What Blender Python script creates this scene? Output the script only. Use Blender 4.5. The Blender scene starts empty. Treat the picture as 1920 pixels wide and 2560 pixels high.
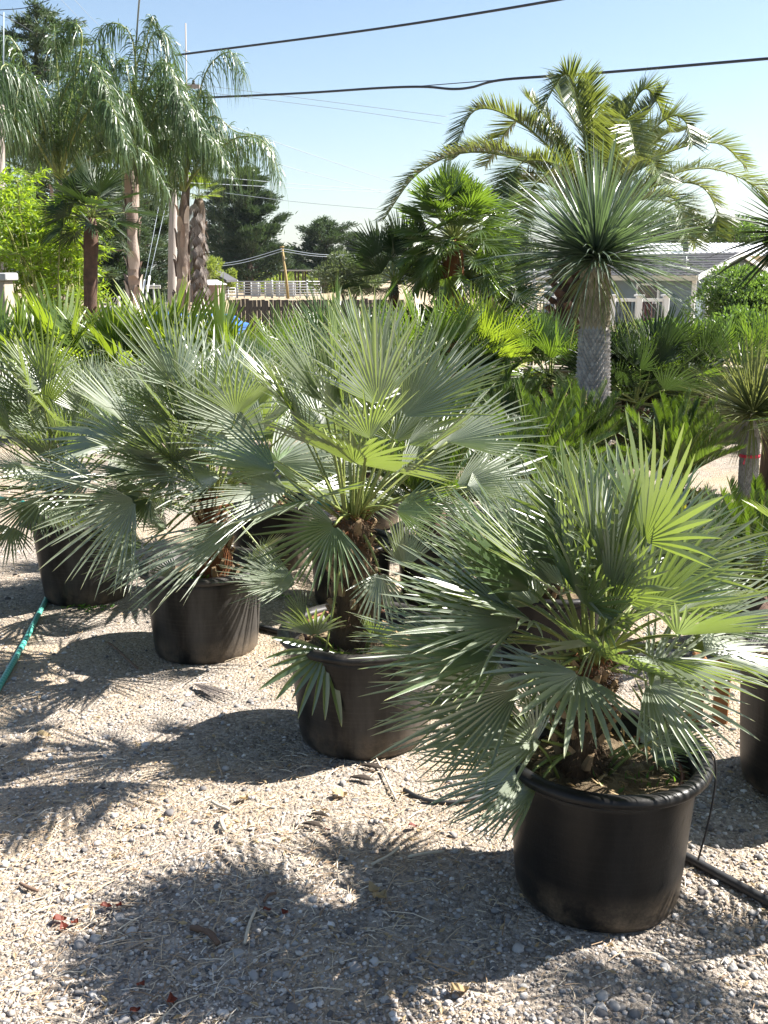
import bpy, math, random
import numpy as np
from mathutils import Vector, Matrix

random.seed(7)
RNG = np.random.default_rng(11)
PI = math.pi
SC = bpy.context.scene
COL = SC.collection

# ---------------------------------------------------------------- camera, light, exposure
CAM_H = 1.65
PITCH = math.radians(13.28)
FPX = 2500.0                       # focal length in pixels of a 1920 x 2560 frame
cam_data = bpy.data.cameras.new('camera')
cam = bpy.data.objects.new('camera', cam_data)
COL.objects.link(cam)
cam.location = (0, 0, CAM_H)
cam.rotation_euler = (PI / 2 - PITCH, 0, 0)
cam_data.sensor_fit = 'VERTICAL'
cam_data.sensor_height = 36.0
cam_data.sensor_width = 27.0
cam_data.lens = 36.0 * FPX / 2560.0
cam_data.clip_start = 0.05
cam_data.clip_end = 6000.0
SC.camera = cam

SUN_EL = math.radians(46.0)
SUN_AZ = math.radians(75.0)        # clockwise from +Y, so the sun stands to the right, a little behind the scene
world = bpy.data.worlds.new('World')
SC.world = world
world.use_nodes = True
wn = world.node_tree
wn.nodes.clear()
sky = wn.nodes.new('ShaderNodeTexSky')
sky.sky_type = 'NISHITA'
sky.sun_disc = False
sky.sun_elevation = SUN_EL
sky.sun_rotation = SUN_AZ
sky.altitude = 0.0
sky.air_density = 1.1
sky.dust_density = 1.0
sky.ozone_density = 1.9
bg = wn.nodes.new('ShaderNodeBackground')
bg.inputs['Strength'].default_value = 0.052
wo = wn.nodes.new('ShaderNodeOutputWorld')
wn.links.new(sky.outputs[0], bg.inputs[0])
wn.links.new(bg.outputs[0], wo.inputs[0])

sun_data = bpy.data.lights.new('sun', 'SUN')
sun_data.energy = 5.0
sun_data.angle = math.radians(0.53)
sun_data.color = (1.0, 0.955, 0.895)
sun = bpy.data.objects.new('sun', sun_data)
COL.objects.link(sun)
sun_dir = Vector((math.cos(SUN_EL) * math.sin(SUN_AZ), math.cos(SUN_EL) * math.cos(SUN_AZ), math.sin(SUN_EL)))
sun.rotation_euler = sun_dir.to_track_quat('Z', 'Y').to_euler()
sun.location = (30, 10, 40)

SC.view_settings.view_transform = 'Standard'
SC.view_settings.look = 'None'
SC.view_settings.gamma = 1.0
SC.view_settings.use_curve_mapping = False
SC.view_settings.exposure = 1.85
SC.cycles.max_bounces = 8
SC.cycles.transparent_max_bounces = 6
SC.cycles.use_adaptive_sampling = True
SC.cycles.sample_clamp_indirect = 8.0

# ---------------------------------------------------------------- measuring from the photograph
CP, SP = math.cos(PITCH), math.sin(PITCH)

def ray(px, py):
    x = (px - 960.0) / FPX
    y = -(py - 1280.0) / FPX
    return np.array((x, CP + y * SP, -SP + y * CP))

def at(px, py, Y):
    d = ray(px, py)
    return d * (Y / d[1]) + np.array((0, 0, CAM_H))

def on_ground(px, py):
    d = ray(px, py)
    return d * (CAM_H / -d[2]) + np.array((0, 0, CAM_H))

def smooth(a, b, x):
    t = np.clip((x - a) / (b - a), 0, 1)
    return t * t * (3 - 2 * t)

def gz(x, y):
    """height of the ground"""
    x = np.asarray(x, float); y = np.asarray(y, float)
    near = 1 - smooth(9, 12, y)
    h = 0.010 * np.sin(x * 2.3 + 0.7 * np.sin(y * 1.9)) * np.cos(y * 2.7 + 1.0)
    h += 0.006 * np.sin(x * 5.1 + y * 3.3 + 1.2) + 0.004 * np.sin(x * 9.7 - y * 7.1)
    h = h * near
    h = h - 0.9 * smooth(12.5, 17, y) * smooth(1.5, 5.0, x)
    return h

def norm(v):
    v = np.asarray(v, float)
    return v / (np.linalg.norm(v, axis=-1, keepdims=True) + 1e-12)

def orth(h, d):
    d = norm(d)
    return norm(np.asarray(h, float) - np.dot(h, d) * d)

def bez(p0, p1, p2, n):
    t = np.linspace(0, 1, n)[:, None]
    return (1 - t) ** 2 * p0 + 2 * t * (1 - t) * p1 + t * t * p2

def spline(pts, n):
    """smooth curve through all points"""
    pts = np.asarray(pts, float)
    if len(pts) == 2:
        t = np.linspace(0, 1, n)[:, None]
        return pts[0] * (1 - t) + pts[1] * t
    P = np.vstack([2 * pts[0] - pts[1], pts, 2 * pts[-1] - pts[-2]])
    m = len(pts) - 1
    out = []
    for u in np.linspace(0, m - 1e-6, n):
        i = int(u); t = u - i
        a, b, c, d = P[i], P[i + 1], P[i + 2], P[i + 3]
        out.append(0.5 * (2 * b + (c - a) * t + (2 * a - 5 * b + 4 * c - d) * t * t + (3 * b - a - 3 * c + d) * t ** 3))
    return np.array(out)

# ---------------------------------------------------------------- mesh builder
class MB:
    def __init__(self):
        self.v = []; self.f = []; self.tint = []; self.along = []; self.mi = []; self.n = 0

    def add(self, verts, faces, tint=0.5, along=0.0, mat=0):
        verts = np.asarray(verts, float).reshape(-1, 3)
        k = len(verts)
        self.v.append(verts)
        for fa in (faces if isinstance(faces, list) else [faces]):
            fa = np.asarray(fa, int)
            self.f.append(fa + self.n)
            self.mi.append(np.full(len(fa), mat, int))
        self.tint.append(np.broadcast_to(np.asarray(tint, float), (k,)))
        self.along.append(np.broadcast_to(np.asarray(along, float), (k,)))
        self.n += k

    def box(self, c, size, rot=None, tint=0.5, mat=0, bev=0.0):
        c = np.asarray(c, float); h = np.asarray(size, float) / 2
        if bev > 0:
            b = min(bev, 0.45 * 2 * min(h))
            # chamfered vertical section: 8-gon prism with chamfered top and bottom
            lay = []
            for z, ins in ((-h[2], b), (-h[2] + b, 0), (h[2] - b, 0), (h[2], b)):
                X, Y = h[0] - ins, h[1] - ins
                bb = b if ins == 0 else b * 0.5
                lay.append([(-X + bb, -Y, z), (X - bb, -Y, z), (X, -Y + bb, z), (X, Y - bb, z), (X - bb, Y, z), (-X + bb, Y, z), (-X, Y - bb, z), (-X, -Y + bb, z)])
            v = np.array(lay).reshape(-1, 3)
            q = []
            for L in range(3):
                for i in range(8):
                    j = (i + 1) % 8
                    q.append((L * 8 + i, L * 8 + j, (L + 1) * 8 + j, (L + 1) * 8 + i))
            n1 = np.array([list(range(7, -1, -1)), list(range(24, 32))])
            faces = [np.array(q), n1]
        else:
            v = np.array([(x, y, z) for z in (-1, 1) for y in (-1, 1) for x in (-1, 1)]) * h
            faces = [np.array([(0, 2, 3, 1), (4, 5, 7, 6), (0, 1, 5, 4), (2, 6, 7, 3), (0, 4, 6, 2), (1, 3, 7, 5)])]
        if rot is not None:
            v = v @ np.asarray(rot).T
        self.add(v + c, faces, tint, 0, mat)

    def tube(self, pts, r, sides=8, tint=0.5, mat=0, caps=True, flat=1.0, along=None):
        pts = np.asarray(pts, float); n = len(pts)
        r = np.broadcast_to(np.asarray(r, float), (n,))
        T = np.gradient(pts, axis=0); T = norm(T)
        ref = np.array((0, 0, 1.0)) if abs(T[0][2]) < 0.9 else np.array((1.0, 0, 0))
        N = orth(ref, T[0]); out = []
        for i in range(n):
            N = orth(N, T[i]); B = np.cross(T[i], N)
            a = np.arange(sides) * 2 * PI / sides
            out.append(pts[i] + r[i] * (np.cos(a)[:, None] * N * flat + np.sin(a)[:, None] * B))
        v = np.vstack(out)
        i = np.arange(n - 1)[:, None] * sides; j = np.arange(sides)[None]; j2 = (j + 1) % sides
        q = np.stack([i + j, i + j2, i + sides + j2, i + sides + j], -1).reshape(-1, 4)
        faces = [q]
        if caps:
            faces.append(np.array([list(range(sides - 1, -1, -1)), [(n - 1) * sides + k for k in range(sides)]]))
        al = np.repeat(np.linspace(0, 1, n) if along is None else along, sides)
        self.add(v, faces, tint, al, mat)

    def lathe(self, prof, c=(0, 0, 0), seg=48, tint=0.5, mat=0):
        prof = np.asarray(prof, float); n = len(prof)
        a = np.arange(seg) * 2 * PI / seg
        v = np.stack([prof[:, 0][:, None] * np.cos(a), prof[:, 0][:, None] * np.sin(a), np.repeat(prof[:, 1][:, None], seg, 1)], -1).reshape(-1, 3) + np.asarray(c)
        i = np.arange(n - 1)[:, None] * seg; j = np.arange(seg)[None]; j2 = (j + 1) % seg
        q = np.stack([i + j, i + j2, i + seg + j2, i + seg + j], -1).reshape(-1, 4)
        self.add(v, q, tint, np.repeat(np.linspace(0, 1, n), seg), mat)

    def build(self, name, mats, parent=None, smooth_=True, origin=None):
        me = self.mesh(name, mats, smooth_, origin if origin is not None else (world_loc(parent) if parent is not None else (0, 0, 0)))
        o = bpy.data.objects.new(name, me)
        COL.objects.link(o)
        if parent is not None:
            o.parent = parent
        elif origin is not None:
            o.location = tuple(origin)
        return o

    def mesh(self, name, mats, smooth_=True, origin=(0, 0, 0)):
        me = bpy.data.meshes.new(name)
        if not isinstance(mats, (list, tuple)):
            mats = [mats]
        for m in mats:
            me.materials.append(m)
        v = np.vstack(self.v) - np.asarray(origin, float)
        me.vertices.add(len(v))
        me.vertices.foreach_set('co', v.astype(np.float32).ravel())
        sizes = np.concatenate([np.full(len(f), f.shape[1], int) for f in self.f])
        loops = np.concatenate([f.ravel() for f in self.f])
        me.loops.add(len(loops))
        me.loops.foreach_set('vertex_index', loops.astype(np.int32))
        me.polygons.add(len(sizes))
        starts = np.concatenate([[0], np.cumsum(sizes)[:-1]])
        me.polygons.foreach_set('loop_start', starts.astype(np.int32))
        me.polygons.foreach_set('loop_total', sizes.astype(np.int32))
        me.polygons.foreach_set('material_index', np.concatenate(self.mi).astype(np.int32))
        me.update(calc_edges=True)
        me.polygons.foreach_set('use_smooth', np.full(len(sizes), bool(smooth_)))
        for nm, data in (('tint', self.tint), ('along', self.along)):
            at_ = me.attributes.new(nm, 'FLOAT', 'POINT')
            at_.data.foreach_set('value', np.concatenate(data).astype(np.float32))
        me.validate()
        return me

_WL = {}
def world_loc(o):
    p = np.zeros(3)
    while o is not None:
        p = p + np.array(o.location); o = o.parent
    return p

def tag(o, label=None, cat=None, group=None, kind=None):
    if label: o['label'] = label
    if cat: o['category'] = cat
    if group: o['group'] = group
    if kind: o['kind'] = kind
    return o

def thing(name, label, cat, loc=(0, 0, 0), group=None):
    o = bpy.data.objects.new(name, None)
    COL.objects.link(o)
    o.location = tuple(float(c) for c in loc)
    o.empty_display_size = 0.1
    return tag(o, label, cat, group)

def share(name, me, parent, loc=(0, 0, 0), rot=(0, 0, 0), scale=(1, 1, 1), matrix=None):
    """one more object that uses a mesh already made; loc is local to the parent"""
    o = bpy.data.objects.new(name, me)
    COL.objects.link(o)
    o.parent = parent
    if matrix is not None:
        o.matrix_local = matrix
    else:
        o.location = loc; o.rotation_euler = rot; o.scale = scale
    return o

# ---------------------------------------------------------------- materials
def newmat(name):
    m = bpy.data.materials.new(name)
    m.use_nodes = True
    nt = m.node_tree
    nt.nodes.clear()
    out = nt.nodes.new('ShaderNodeOutputMaterial')
    return m, nt, out

def N(nt, t, **kw):
    n = nt.nodes.new(t)
    for k, v in kw.items():
        setattr(n, k, v)
    return n

def mixrgb(nt, fac, a, b, blend='MIX'):
    n = nt.nodes.new('ShaderNodeMix'); n.data_type = 'RGBA'; n.blend_type = blend
    for sock, val in ((n.inputs[0], fac), (n.inputs[6], a), (n.inputs[7], b)):
        if isinstance(val, (int, float)): sock.default_value = val
        elif isinstance(val, (tuple, list)): sock.default_value = (*val[:3], 1)
        else: nt.links.new(val, sock)
    return n.outputs[2]

def math_(nt, op, a, b=0.0, clamp=False):
    n = nt.nodes.new('ShaderNodeMath'); n.operation = op; n.use_clamp = clamp
    for i, val in enumerate((a, b)):
        if isinstance(val, (int, float)): n.inputs[i].default_value = val
        else: nt.links.new(val, n.inputs[i])
    return n.outputs[0]

def ramp(nt, fac, stops):
    n = nt.nodes.new('ShaderNodeValToRGB')
    while len(n.color_ramp.elements) < len(stops):
        n.color_ramp.elements.new(0.5)
    for e, (p, c) in zip(n.color_ramp.elements, stops):
        e.position = p
        e.color = (*c, 1) if isinstance(c, (tuple, list)) else (c, c, c, 1)
    nt.links.new(fac, n.inputs[0])
    return n.outputs[0]

def noise(nt, scale, detail=4, rough=0.6, coord='Object', vec=None, stretch=None):
    t = N(nt, 'ShaderNodeTexNoise')
    t.inputs['Scale'].default_value = scale
    t.inputs['Detail'].default_value = detail
    t.inputs['Roughness'].default_value = rough
    if vec is None:
        tc = N(nt, 'ShaderNodeTexCoord'); vec = tc.outputs[coord]
    if stretch:
        mp = N(nt, 'ShaderNodeMapping'); mp.inputs['Scale'].default_value = stretch
        nt.links.new(vec, mp.inputs[0]); vec = mp.outputs[0]
    nt.links.new(vec, t.inputs['Vector'])
    return t.outputs['Fac']

def bump(nt, h, strength=0.5, dist=0.01):
    b = N(nt, 'ShaderNodeBump')
    b.inputs['Strength'].default_value = strength
    b.inputs['Distance'].default_value = dist
    nt.links.new(h, b.inputs['Height'])
    return b.outputs[0]

def pbsdf(nt, color, rough=0.5, spec=0.5, metallic=0.0, normal=None):
    p = N(nt, 'ShaderNodeBsdfPrincipled')
    for sock, val in (('Base Color', color), ('Roughness', rough), ('Specular IOR Level', spec), ('Metallic', metallic)):
        if isinstance(val, (int, float)): p.inputs[sock].default_value = val
        elif isinstance(val, (tuple, list)): p.inputs[sock].default_value = (*val[:3], 1)
        else: nt.links.new(val, p.inputs[sock])
    if normal is not None:
        nt.links.new(normal, p.inputs['Normal'])
    return p

def attr(nt, name):
    a = N(nt, 'ShaderNodeAttribute'); a.attribute_name = name
    return a.outputs['Fac']

def leaf_mat(name, c1, c2, tip=None, trans=(0.25, 0.4, 0.05), tw=0.3, rough=0.38, spec=0.5, tip_at=0.82, back=None, hue=0.25):
    """plant blade: two greens by leaf, ageing tips, light coming through"""
    m, nt, out = newmat(name)
    oi = N(nt, 'ShaderNodeObjectInfo')
    t = attr(nt, 'tint')
    f = math_(nt, 'ADD', math_(nt, 'MULTIPLY', t, 0.6), math_(nt, 'MULTIPLY', oi.outputs['Random'], 0.4))
    col = mixrgb(nt, f, c1, c2)
    if back is not None:
        geo = N(nt, 'ShaderNodeNewGeometry')
        col = mixrgb(nt, math_(nt, 'MULTIPLY', geo.outputs['Backfacing'], 0.7), col, back)
    if tip is not None:
        al = attr(nt, 'along')
        k = N(nt, 'ShaderNodeMapRange'); k.inputs[1].default_value = tip_at; k.inputs[2].default_value = 1.0
        nt.links.new(al, k.inputs[0])
        col = mixrgb(nt, math_(nt, 'MULTIPLY', k.outputs[0], math_(nt, 'ADD', math_(nt, 'MULTIPLY', t, 0.8), 0.2)), col, tip)
    nz = noise(nt, 30, 3)
    col = mixrgb(nt, math_(nt, 'MULTIPLY', nz, hue), col, (0.5, 0.5, 0.5), 'OVERLAY')
    rg = math_(nt, 'ADD', rough - 0.08, math_(nt, 'MULTIPLY', nz, 0.16))
    p = pbsdf(nt, col, rg, spec)
    if spec > .85: p.inputs['IOR'].default_value = 1.68
    tr = N(nt, 'ShaderNodeBsdfTranslucent')
    tr.inputs[0].default_value = (*trans, 1)
    mx = N(nt, 'ShaderNodeMixShader'); mx.inputs[0].default_value = tw
    nt.links.new(p.outputs[0], mx.inputs[1]); nt.links.new(tr.outputs[0], mx.inputs[2])
    nt.links.new(mx.outputs[0], out.inputs[0])
    return m

def plain(name, c1, c2=None, rough=0.6, spec=0.4, scale=8.0, bstr=0.0, bdist=0.005, metallic=0.0, stretch=None, bscale=None, detail=5, tinted=False):
    m, nt, out = newmat(name)
    c2 = c2 or tuple(x * 0.75 for x in c1)
    nz = noise(nt, scale, detail, 0.65, stretch=stretch)
    k = ramp(nt, nz, [(0.3, 0.0), (0.7, 1.0)])
    if tinted:
        k = math_(nt, 'ADD', math_(nt, 'MULTIPLY', k, 0.4), math_(nt, 'MULTIPLY', attr(nt, 'tint'), 0.6))
    col = mixrgb(nt, k, c1, c2)
    nrm = None
    if bstr > 0:
        nrm = bump(nt, noise(nt, bscale or scale * 3, 6, 0.7, stretch=stretch), bstr, bdist)
    p = pbsdf(nt, col, rough, spec, metallic, nrm)
    nt.links.new(p.outputs[0], out.inputs[0])
    return m

M = {}
# front fan palms: silvery glaucous leaf
M['silver'] = leaf_mat('silver fan leaf', (0.075, 0.105, 0.06), (0.23, 0.255, 0.185), tip=(0.38, 0.36, 0.18), trans=(0.34, 0.46, 0.05), tw=0.2, rough=0.40, spec=1.0, tip_at=0.89)
M['silver_green'] = leaf_mat('greener fan leaf', (0.05, 0.092, 0.03), (0.10, 0.15, 0.05), tip=(0.36, 0.33, 0.10), trans=(0.28, 0.38, 0.06), tw=0.22, rough=0.38, spec=1.0, tip_at=0.92)
M['green_fan'] = leaf_mat('green fan leaf', (0.03, 0.065, 0.018), (0.065, 0.105, 0.03), tip=(0.33, 0.29, 0.08), trans=(0.26, 0.42, 0.03), tw=0.24, rough=0.34, spec=0.8, tip_at=0.92)
M['yellow_fan'] = leaf_mat('sunny fan leaf', (0.04, 0.08, 0.015), (0.10, 0.145, 0.025), tip=(0.38, 0.32, 0.09), trans=(0.38, 0.52, 0.03), tw=0.3, rough=0.35, spec=0.8, tip_at=0.9)
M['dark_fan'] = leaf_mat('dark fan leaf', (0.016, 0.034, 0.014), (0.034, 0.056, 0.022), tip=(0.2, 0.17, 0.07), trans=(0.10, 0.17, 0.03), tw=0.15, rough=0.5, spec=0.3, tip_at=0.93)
M['queen'] = leaf_mat('queen palm leaflet', (0.028, 0.06, 0.022), (0.06, 0.10, 0.036), tip=(0.22, 0.22, 0.12), trans=(0.16, 0.26, 0.05), tw=0.22, rough=0.36, spec=0.45)
M['phoenix'] = leaf_mat('date palm leaflet', (0.04, 0.07, 0.028), (0.08, 0.11, 0.035), tip=(0.26, 0.25, 0.12), trans=(0.30, 0.36, 0.05), tw=0.25, rough=0.34, spec=0.6)
M['yucca'] = leaf_mat('blue yucca blade', (0.055, 0.09, 0.062), (0.15, 0.185, 0.135), tip=(0.4, 0.36, 0.18), trans=(0.22, 0.34, 0.10), tw=0.18, rough=0.38, spec=0.9, tip_at=0.95)
M['yucca_y'] = leaf_mat('yellow edged yucca blade', (0.11, 0.14, 0.06), (0.21, 0.22, 0.09), tip=(0.42, 0.36, 0.16), trans=(0.38, 0.42, 0.10), tw=0.24, rough=0.38, spec=0.55, tip_at=0.93)
M['cycad'] = leaf_mat('sago leaflet', (0.02, 0.048, 0.012), (0.05, 0.085, 0.018), tip=(0.2, 0.2, 0.05), trans=(0.22, 0.36, 0.02), tw=0.2, rough=0.36, spec=0.55)
M['cycad_y'] = leaf_mat('yellowing sago leaflet', (0.12, 0.14, 0.015), (0.22, 0.20, 0.03), tip=(0.3, 0.22, 0.06), trans=(0.5, 0.5, 0.03), tw=0.35, rough=0.4, spec=0.5)
M['bamboo'] = leaf_mat('bamboo leaf', (0.07, 0.145, 0.015), (0.17, 0.25, 0.03), tip=(0.35, 0.33, 0.10), trans=(0.48, 0.66, 0.03), tw=0.38, rough=0.45, spec=0.4)
M['conifer'] = leaf_mat('conifer spray', (0.022, 0.046, 0.028), (0.075, 0.10, 0.055), trans=(0.12, 0.2, 0.05), tw=0.15, rough=0.6, spec=0.3)
M['conifer_b'] = leaf_mat('grey conifer spray', (0.035, 0.06, 0.04), (0.07, 0.095, 0.06), trans=(0.12, 0.18, 0.06), tw=0.15, rough=0.6, spec=0.3)
M['broadleaf'] = leaf_mat('broad leaf', (0.045, 0.095, 0.03), (0.09, 0.14, 0.045), trans=(0.25, 0.42, 0.05), tw=0.28, rough=0.4, spec=0.5)
M['olive'] = leaf_mat('dusty shrub leaf', (0.07, 0.095, 0.05), (0.12, 0.145, 0.08), trans=(0.2, 0.28, 0.07), tw=0.22, rough=0.55, spec=0.35)
M['limegreen'] = leaf_mat('bright shrub leaf', (0.12, 0.17, 0.03), (0.2, 0.24, 0.05), trans=(0.4, 0.5, 0.06), tw=0.3, rough=0.5, spec=0.35)
M['weed'] = leaf_mat('weed leaf', (0.05, 0.11, 0.02), (0.08, 0.16, 0.03), trans=(0.2, 0.4, 0.03), tw=0.3, rough=0.45, spec=0.4)
M['dead_leaf'] = leaf_mat('dead leaf', (0.30, 0.21, 0.11), (0.45, 0.35, 0.2), trans=(0.4, 0.28, 0.12), tw=0.2, rough=0.7, spec=0.25)
M['petiole'] = plain('leaf stalk', (0.20, 0.22, 0.055), (0.13, 0.17, 0.045), 0.45, 0.45, 20)
M['petiole_red'] = plain('reddish leaf stalk', (0.26, 0.19, 0.06), (0.16, 0.15, 0.05), 0.5, 0.4, 20)
M['fibre'] = plain('red palm fibre', (0.20, 0.075, 0.03), (0.10, 0.045, 0.02), 0.85, 0.2, 40, 0.8, 0.01, stretch=(1, 1, 0.3))
M['fibre_br'] = plain('brown palm fibre', (0.13, 0.085, 0.05), (0.05, 0.035, 0.022), 0.9, 0.2, 30, 0.9, 0.01, stretch=(1, 1, 0.25))
M['boot'] = plain('cut leaf base', (0.33, 0.24, 0.14), (0.17, 0.11, 0.06), 0.8, 0.2, 25, 0.6, 0.004)
M['boot_dark'] = plain('old dark leaf base', (0.13, 0.075, 0.05), (0.06, 0.038, 0.028), 0.8, 0.25, 14, 0.6, 0.01)
M['queen_trunk'] = plain('peeling palm trunk', (0.36, 0.30, 0.26), (0.14, 0.095, 0.075), 0.8, 0.25, 5, 0.7, 0.03, stretch=(1, 1, 0.35))
M['queen_sheath'] = plain('dry leaf sheath', (0.50, 0.43, 0.38), (0.16, 0.09, 0.065), 0.75, 0.25, 4, 0.6, 0.02, stretch=(1, 1, 0.25), tinted=True)
M['yucca_scale'] = plain('weathered leaf scale', (0.50, 0.48, 0.46), (0.22, 0.205, 0.19), 0.8, 0.25, 20, 0.4, 0.004, tinted=True)
M['yucca_scale_tan'] = plain('tan leaf scale', (0.44, 0.39, 0.29), (0.22, 0.185, 0.125), 0.8, 0.25, 20, 0.4, 0.004, tinted=True)
M['bark'] = plain('bark', (0.16, 0.12, 0.09), (0.07, 0.055, 0.045), 0.9, 0.2, 6, 0.8, 0.03, stretch=(1, 1, 0.25))
M['bark_grey'] = plain('grey bark', (0.30, 0.27, 0.25), (0.16, 0.13, 0.11), 0.9, 0.2, 6, 0.8, 0.02, stretch=(1, 1, 0.25))
M['cane'] = plain('bamboo cane', (0.24, 0.24, 0.08), (0.16, 0.19, 0.05), 0.45, 0.4, 6)
M['polewood'] = plain('weathered pole', (0.40, 0.36, 0.33), (0.27, 0.235, 0.21), 0.85, 0.2, 5, 0.5, 0.01, stretch=(3, 3, 0.12))
M['yellowwood'] = plain('yellow wood', (0.34, 0.26, 0.12), (0.22, 0.16, 0.07), 0.8, 0.2, 5, stretch=(3, 3, 0.15))
M['stake'] = plain('orange stake', (0.30, 0.14, 0.05), (0.16, 0.075, 0.03), 0.75, 0.25, 6, 0.5, 0.005, stretch=(3, 3, 0.2))
M['fencewood'] = plain('dark fence board', (0.10, 0.09, 0.085), (0.055, 0.05, 0.047), 0.9, 0.2, 6, 0.5, 0.01, stretch=(4, 4, 0.25), tinted=True)
M['galv'] = plain('galvanised steel', (0.50, 0.51, 0.51), (0.38, 0.38, 0.38), 0.5, 0.5, 8, metallic=0.2)
M['white_paint'] = plain('white paint', (0.80, 0.80, 0.78), (0.72, 0.72, 0.70), 0.55, 0.4, 4)
M['cream_paint'] = plain('cream trim', (0.66, 0.62, 0.50), (0.58, 0.54, 0.44), 0.6, 0.35, 4)
M['white_metal'] = plain('white metal roof', (0.80, 0.80, 0.80), (0.74, 0.74, 0.74), 0.45, 0.5, 2)
M['siding'] = plain('blue grey siding', (0.20, 0.25, 0.27), (0.165, 0.21, 0.225), 0.7, 0.3, 3)
M['shingle'] = plain('dark shingle', (0.085, 0.085, 0.09), (0.05, 0.05, 0.055), 0.9, 0.2, 9, 0.8, 0.02)
M['doorred'] = plain('dark red door', (0.09, 0.03, 0.03), (0.06, 0.02, 0.022), 0.5, 0.4, 4)
M['blackmetal'] = plain('black metal', (0.03, 0.03, 0.032), (0.02, 0.02, 0.02), 0.5, 0.5, 6)
M['cable'] = plain('cable sheath', (0.022, 0.028, 0.04), (0.015, 0.02, 0.03), 0.55, 0.4, 6)
M['thinwire'] = plain('thin wire', (0.28, 0.32, 0.36), (0.22, 0.26, 0.3), 0.5, 0.4, 6)
M['stucco'] = plain('beige stucco', (0.33, 0.285, 0.235), (0.26, 0.222, 0.182), 0.9, 0.2, 3, 0.5, 0.005, bscale=90)
M['pillarcap'] = plain('grey cap', (0.38, 0.38, 0.38), (0.30, 0.30, 0.30), 0.85, 0.25, 6, 0.3, 0.004)
M['shedwall'] = plain('pink brown shed wall', (0.33, 0.25, 0.22), (0.27, 0.2, 0.18), 0.8, 0.25, 3)
M['binblue'] = plain('blue bin plastic', (0.035, 0.13, 0.42), (0.03, 0.10, 0.34), 0.42, 0.5, 4)
M['hose'] = plain('green hose', (0.045, 0.32, 0.26), (0.03, 0.24, 0.20), 0.35, 0.5, 6)
M['hose_band'] = plain('pale hose stripe', (0.25, 0.52, 0.44), (0.17, 0.42, 0.35), 0.35, 0.5, 6)
M['ribbon'] = plain('pink ribbon', (0.75, 0.05, 0.10), (0.65, 0.035, 0.08), 0.5, 0.4, 6)
M['dripline'] = plain('brown dripline', (0.24, 0.09, 0.045), (0.15, 0.06, 0.035), 0.6, 0.35, 10)
M['redleaf'] = leaf_mat('red dead leaf', (0.16, 0.035, 0.018), (0.10, 0.022, 0.014), trans=(0.3, 0.06, 0.02), tw=0.2, rough=0.6, spec=0.3)
M['twig'] = plain('twig', (0.20, 0.13, 0.09), (0.11, 0.07, 0.05), 0.85, 0.2, 20, 0.6, 0.003)
M['paletwig'] = plain('bleached straw', (0.55, 0.48, 0.38), (0.45, 0.38, 0.28), 0.8, 0.2, 20)
M['bronze'] = plain('old bark chunk', (0.06, 0.045, 0.035), (0.03, 0.025, 0.02), 0.9, 0.2, 20, 0.6, 0.006)
M['terracotta'] = plain('terracotta', (0.42, 0.19, 0.10), (0.34, 0.15, 0.08), 0.8, 0.25, 6)

def pot_material(name, dusty):
    m, nt, out = newmat(name)
    tc = N(nt, 'ShaderNodeTexCoord')
    sep = N(nt, 'ShaderNodeSeparateXYZ'); nt.links.new(tc.outputs['Object'], sep.inputs[0])
    streak = noise(nt, 7, 5, 0.65, stretch=(1, 1, 0.18))
    blot = noise(nt, 5, 6, 0.7)
    fine = noise(nt, 120, 4, 0.7)
    # splashed soil along the foot
    foot = N(nt, 'ShaderNodeMapRange'); foot.inputs[1].default_value = 0.13; foot.inputs[2].default_value = 0.02
    nt.links.new(sep.outputs[2], foot.inputs[0])
    foot_m = math_(nt, 'MULTIPLY', foot.outputs[0], ramp(nt, blot, [(0.42, 0.0), (0.60, 1.0)]))
    foot_m = math_(nt, 'MULTIPLY', foot_m, ramp(nt, fine, [(0.25, 0.35), (0.7, 1.0)]))
    dust = math_(nt, 'MULTIPLY', ramp(nt, streak, [(0.38, 0.0), (0.75, 1.0)]), dusty)
    col = mixrgb(nt, dust, (0.007, 0.0068, 0.0066), (0.15, 0.135, 0.12))
    col = mixrgb(nt, math_(nt, 'MULTIPLY', foot_m, 0.75), col, (0.22, 0.165, 0.11))
    rings = noise(nt, 30, 3, 0.6, stretch=(.05, .05, 6))
    col = mixrgb(nt, math_(nt, 'MULTIPLY', ramp(nt, rings, [(0.52, 0.0), (0.72, 1.0)]), 0.10 * dusty + .02), col, (0.16, 0.145, 0.13))
    rough = math_(nt, 'ADD', 0.38, math_(nt, 'MULTIPLY', dust, 0.5), True)
    p = pbsdf(nt, col, rough, 0.25, 0, bump(nt, fine, 0.25, 0.002))
    nt.links.new(p.outputs[0], out.inputs[0])
    return m
M['pot'] = pot_material('black nursery plastic', 0.10)
M['pot_dusty'] = pot_material('dusty nursery plastic', 0.5)

def soil_material():
    m, nt, out = newmat('potting soil')
    a = noise(nt, 14, 6, 0.7); b = noise(nt, 90, 4, 0.7)
    col = ramp(nt, a, [(0.3, (0.05, 0.035, 0.022)), (0.5, (0.16, 0.12, 0.075)), (0.72, (0.32, 0.26, 0.17))])
    col = mixrgb(nt, math_(nt, 'MULTIPLY', b, 0.6), col, (0.5, 0.5, 0.5), 'OVERLAY')
    p = pbsdf(nt, col, 0.95, 0.15, 0, bump(nt, b, 0.9, 0.02))
    nt.links.new(p.outputs[0], out.inputs[0])
    return m
M['soil'] = soil_material()

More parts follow.
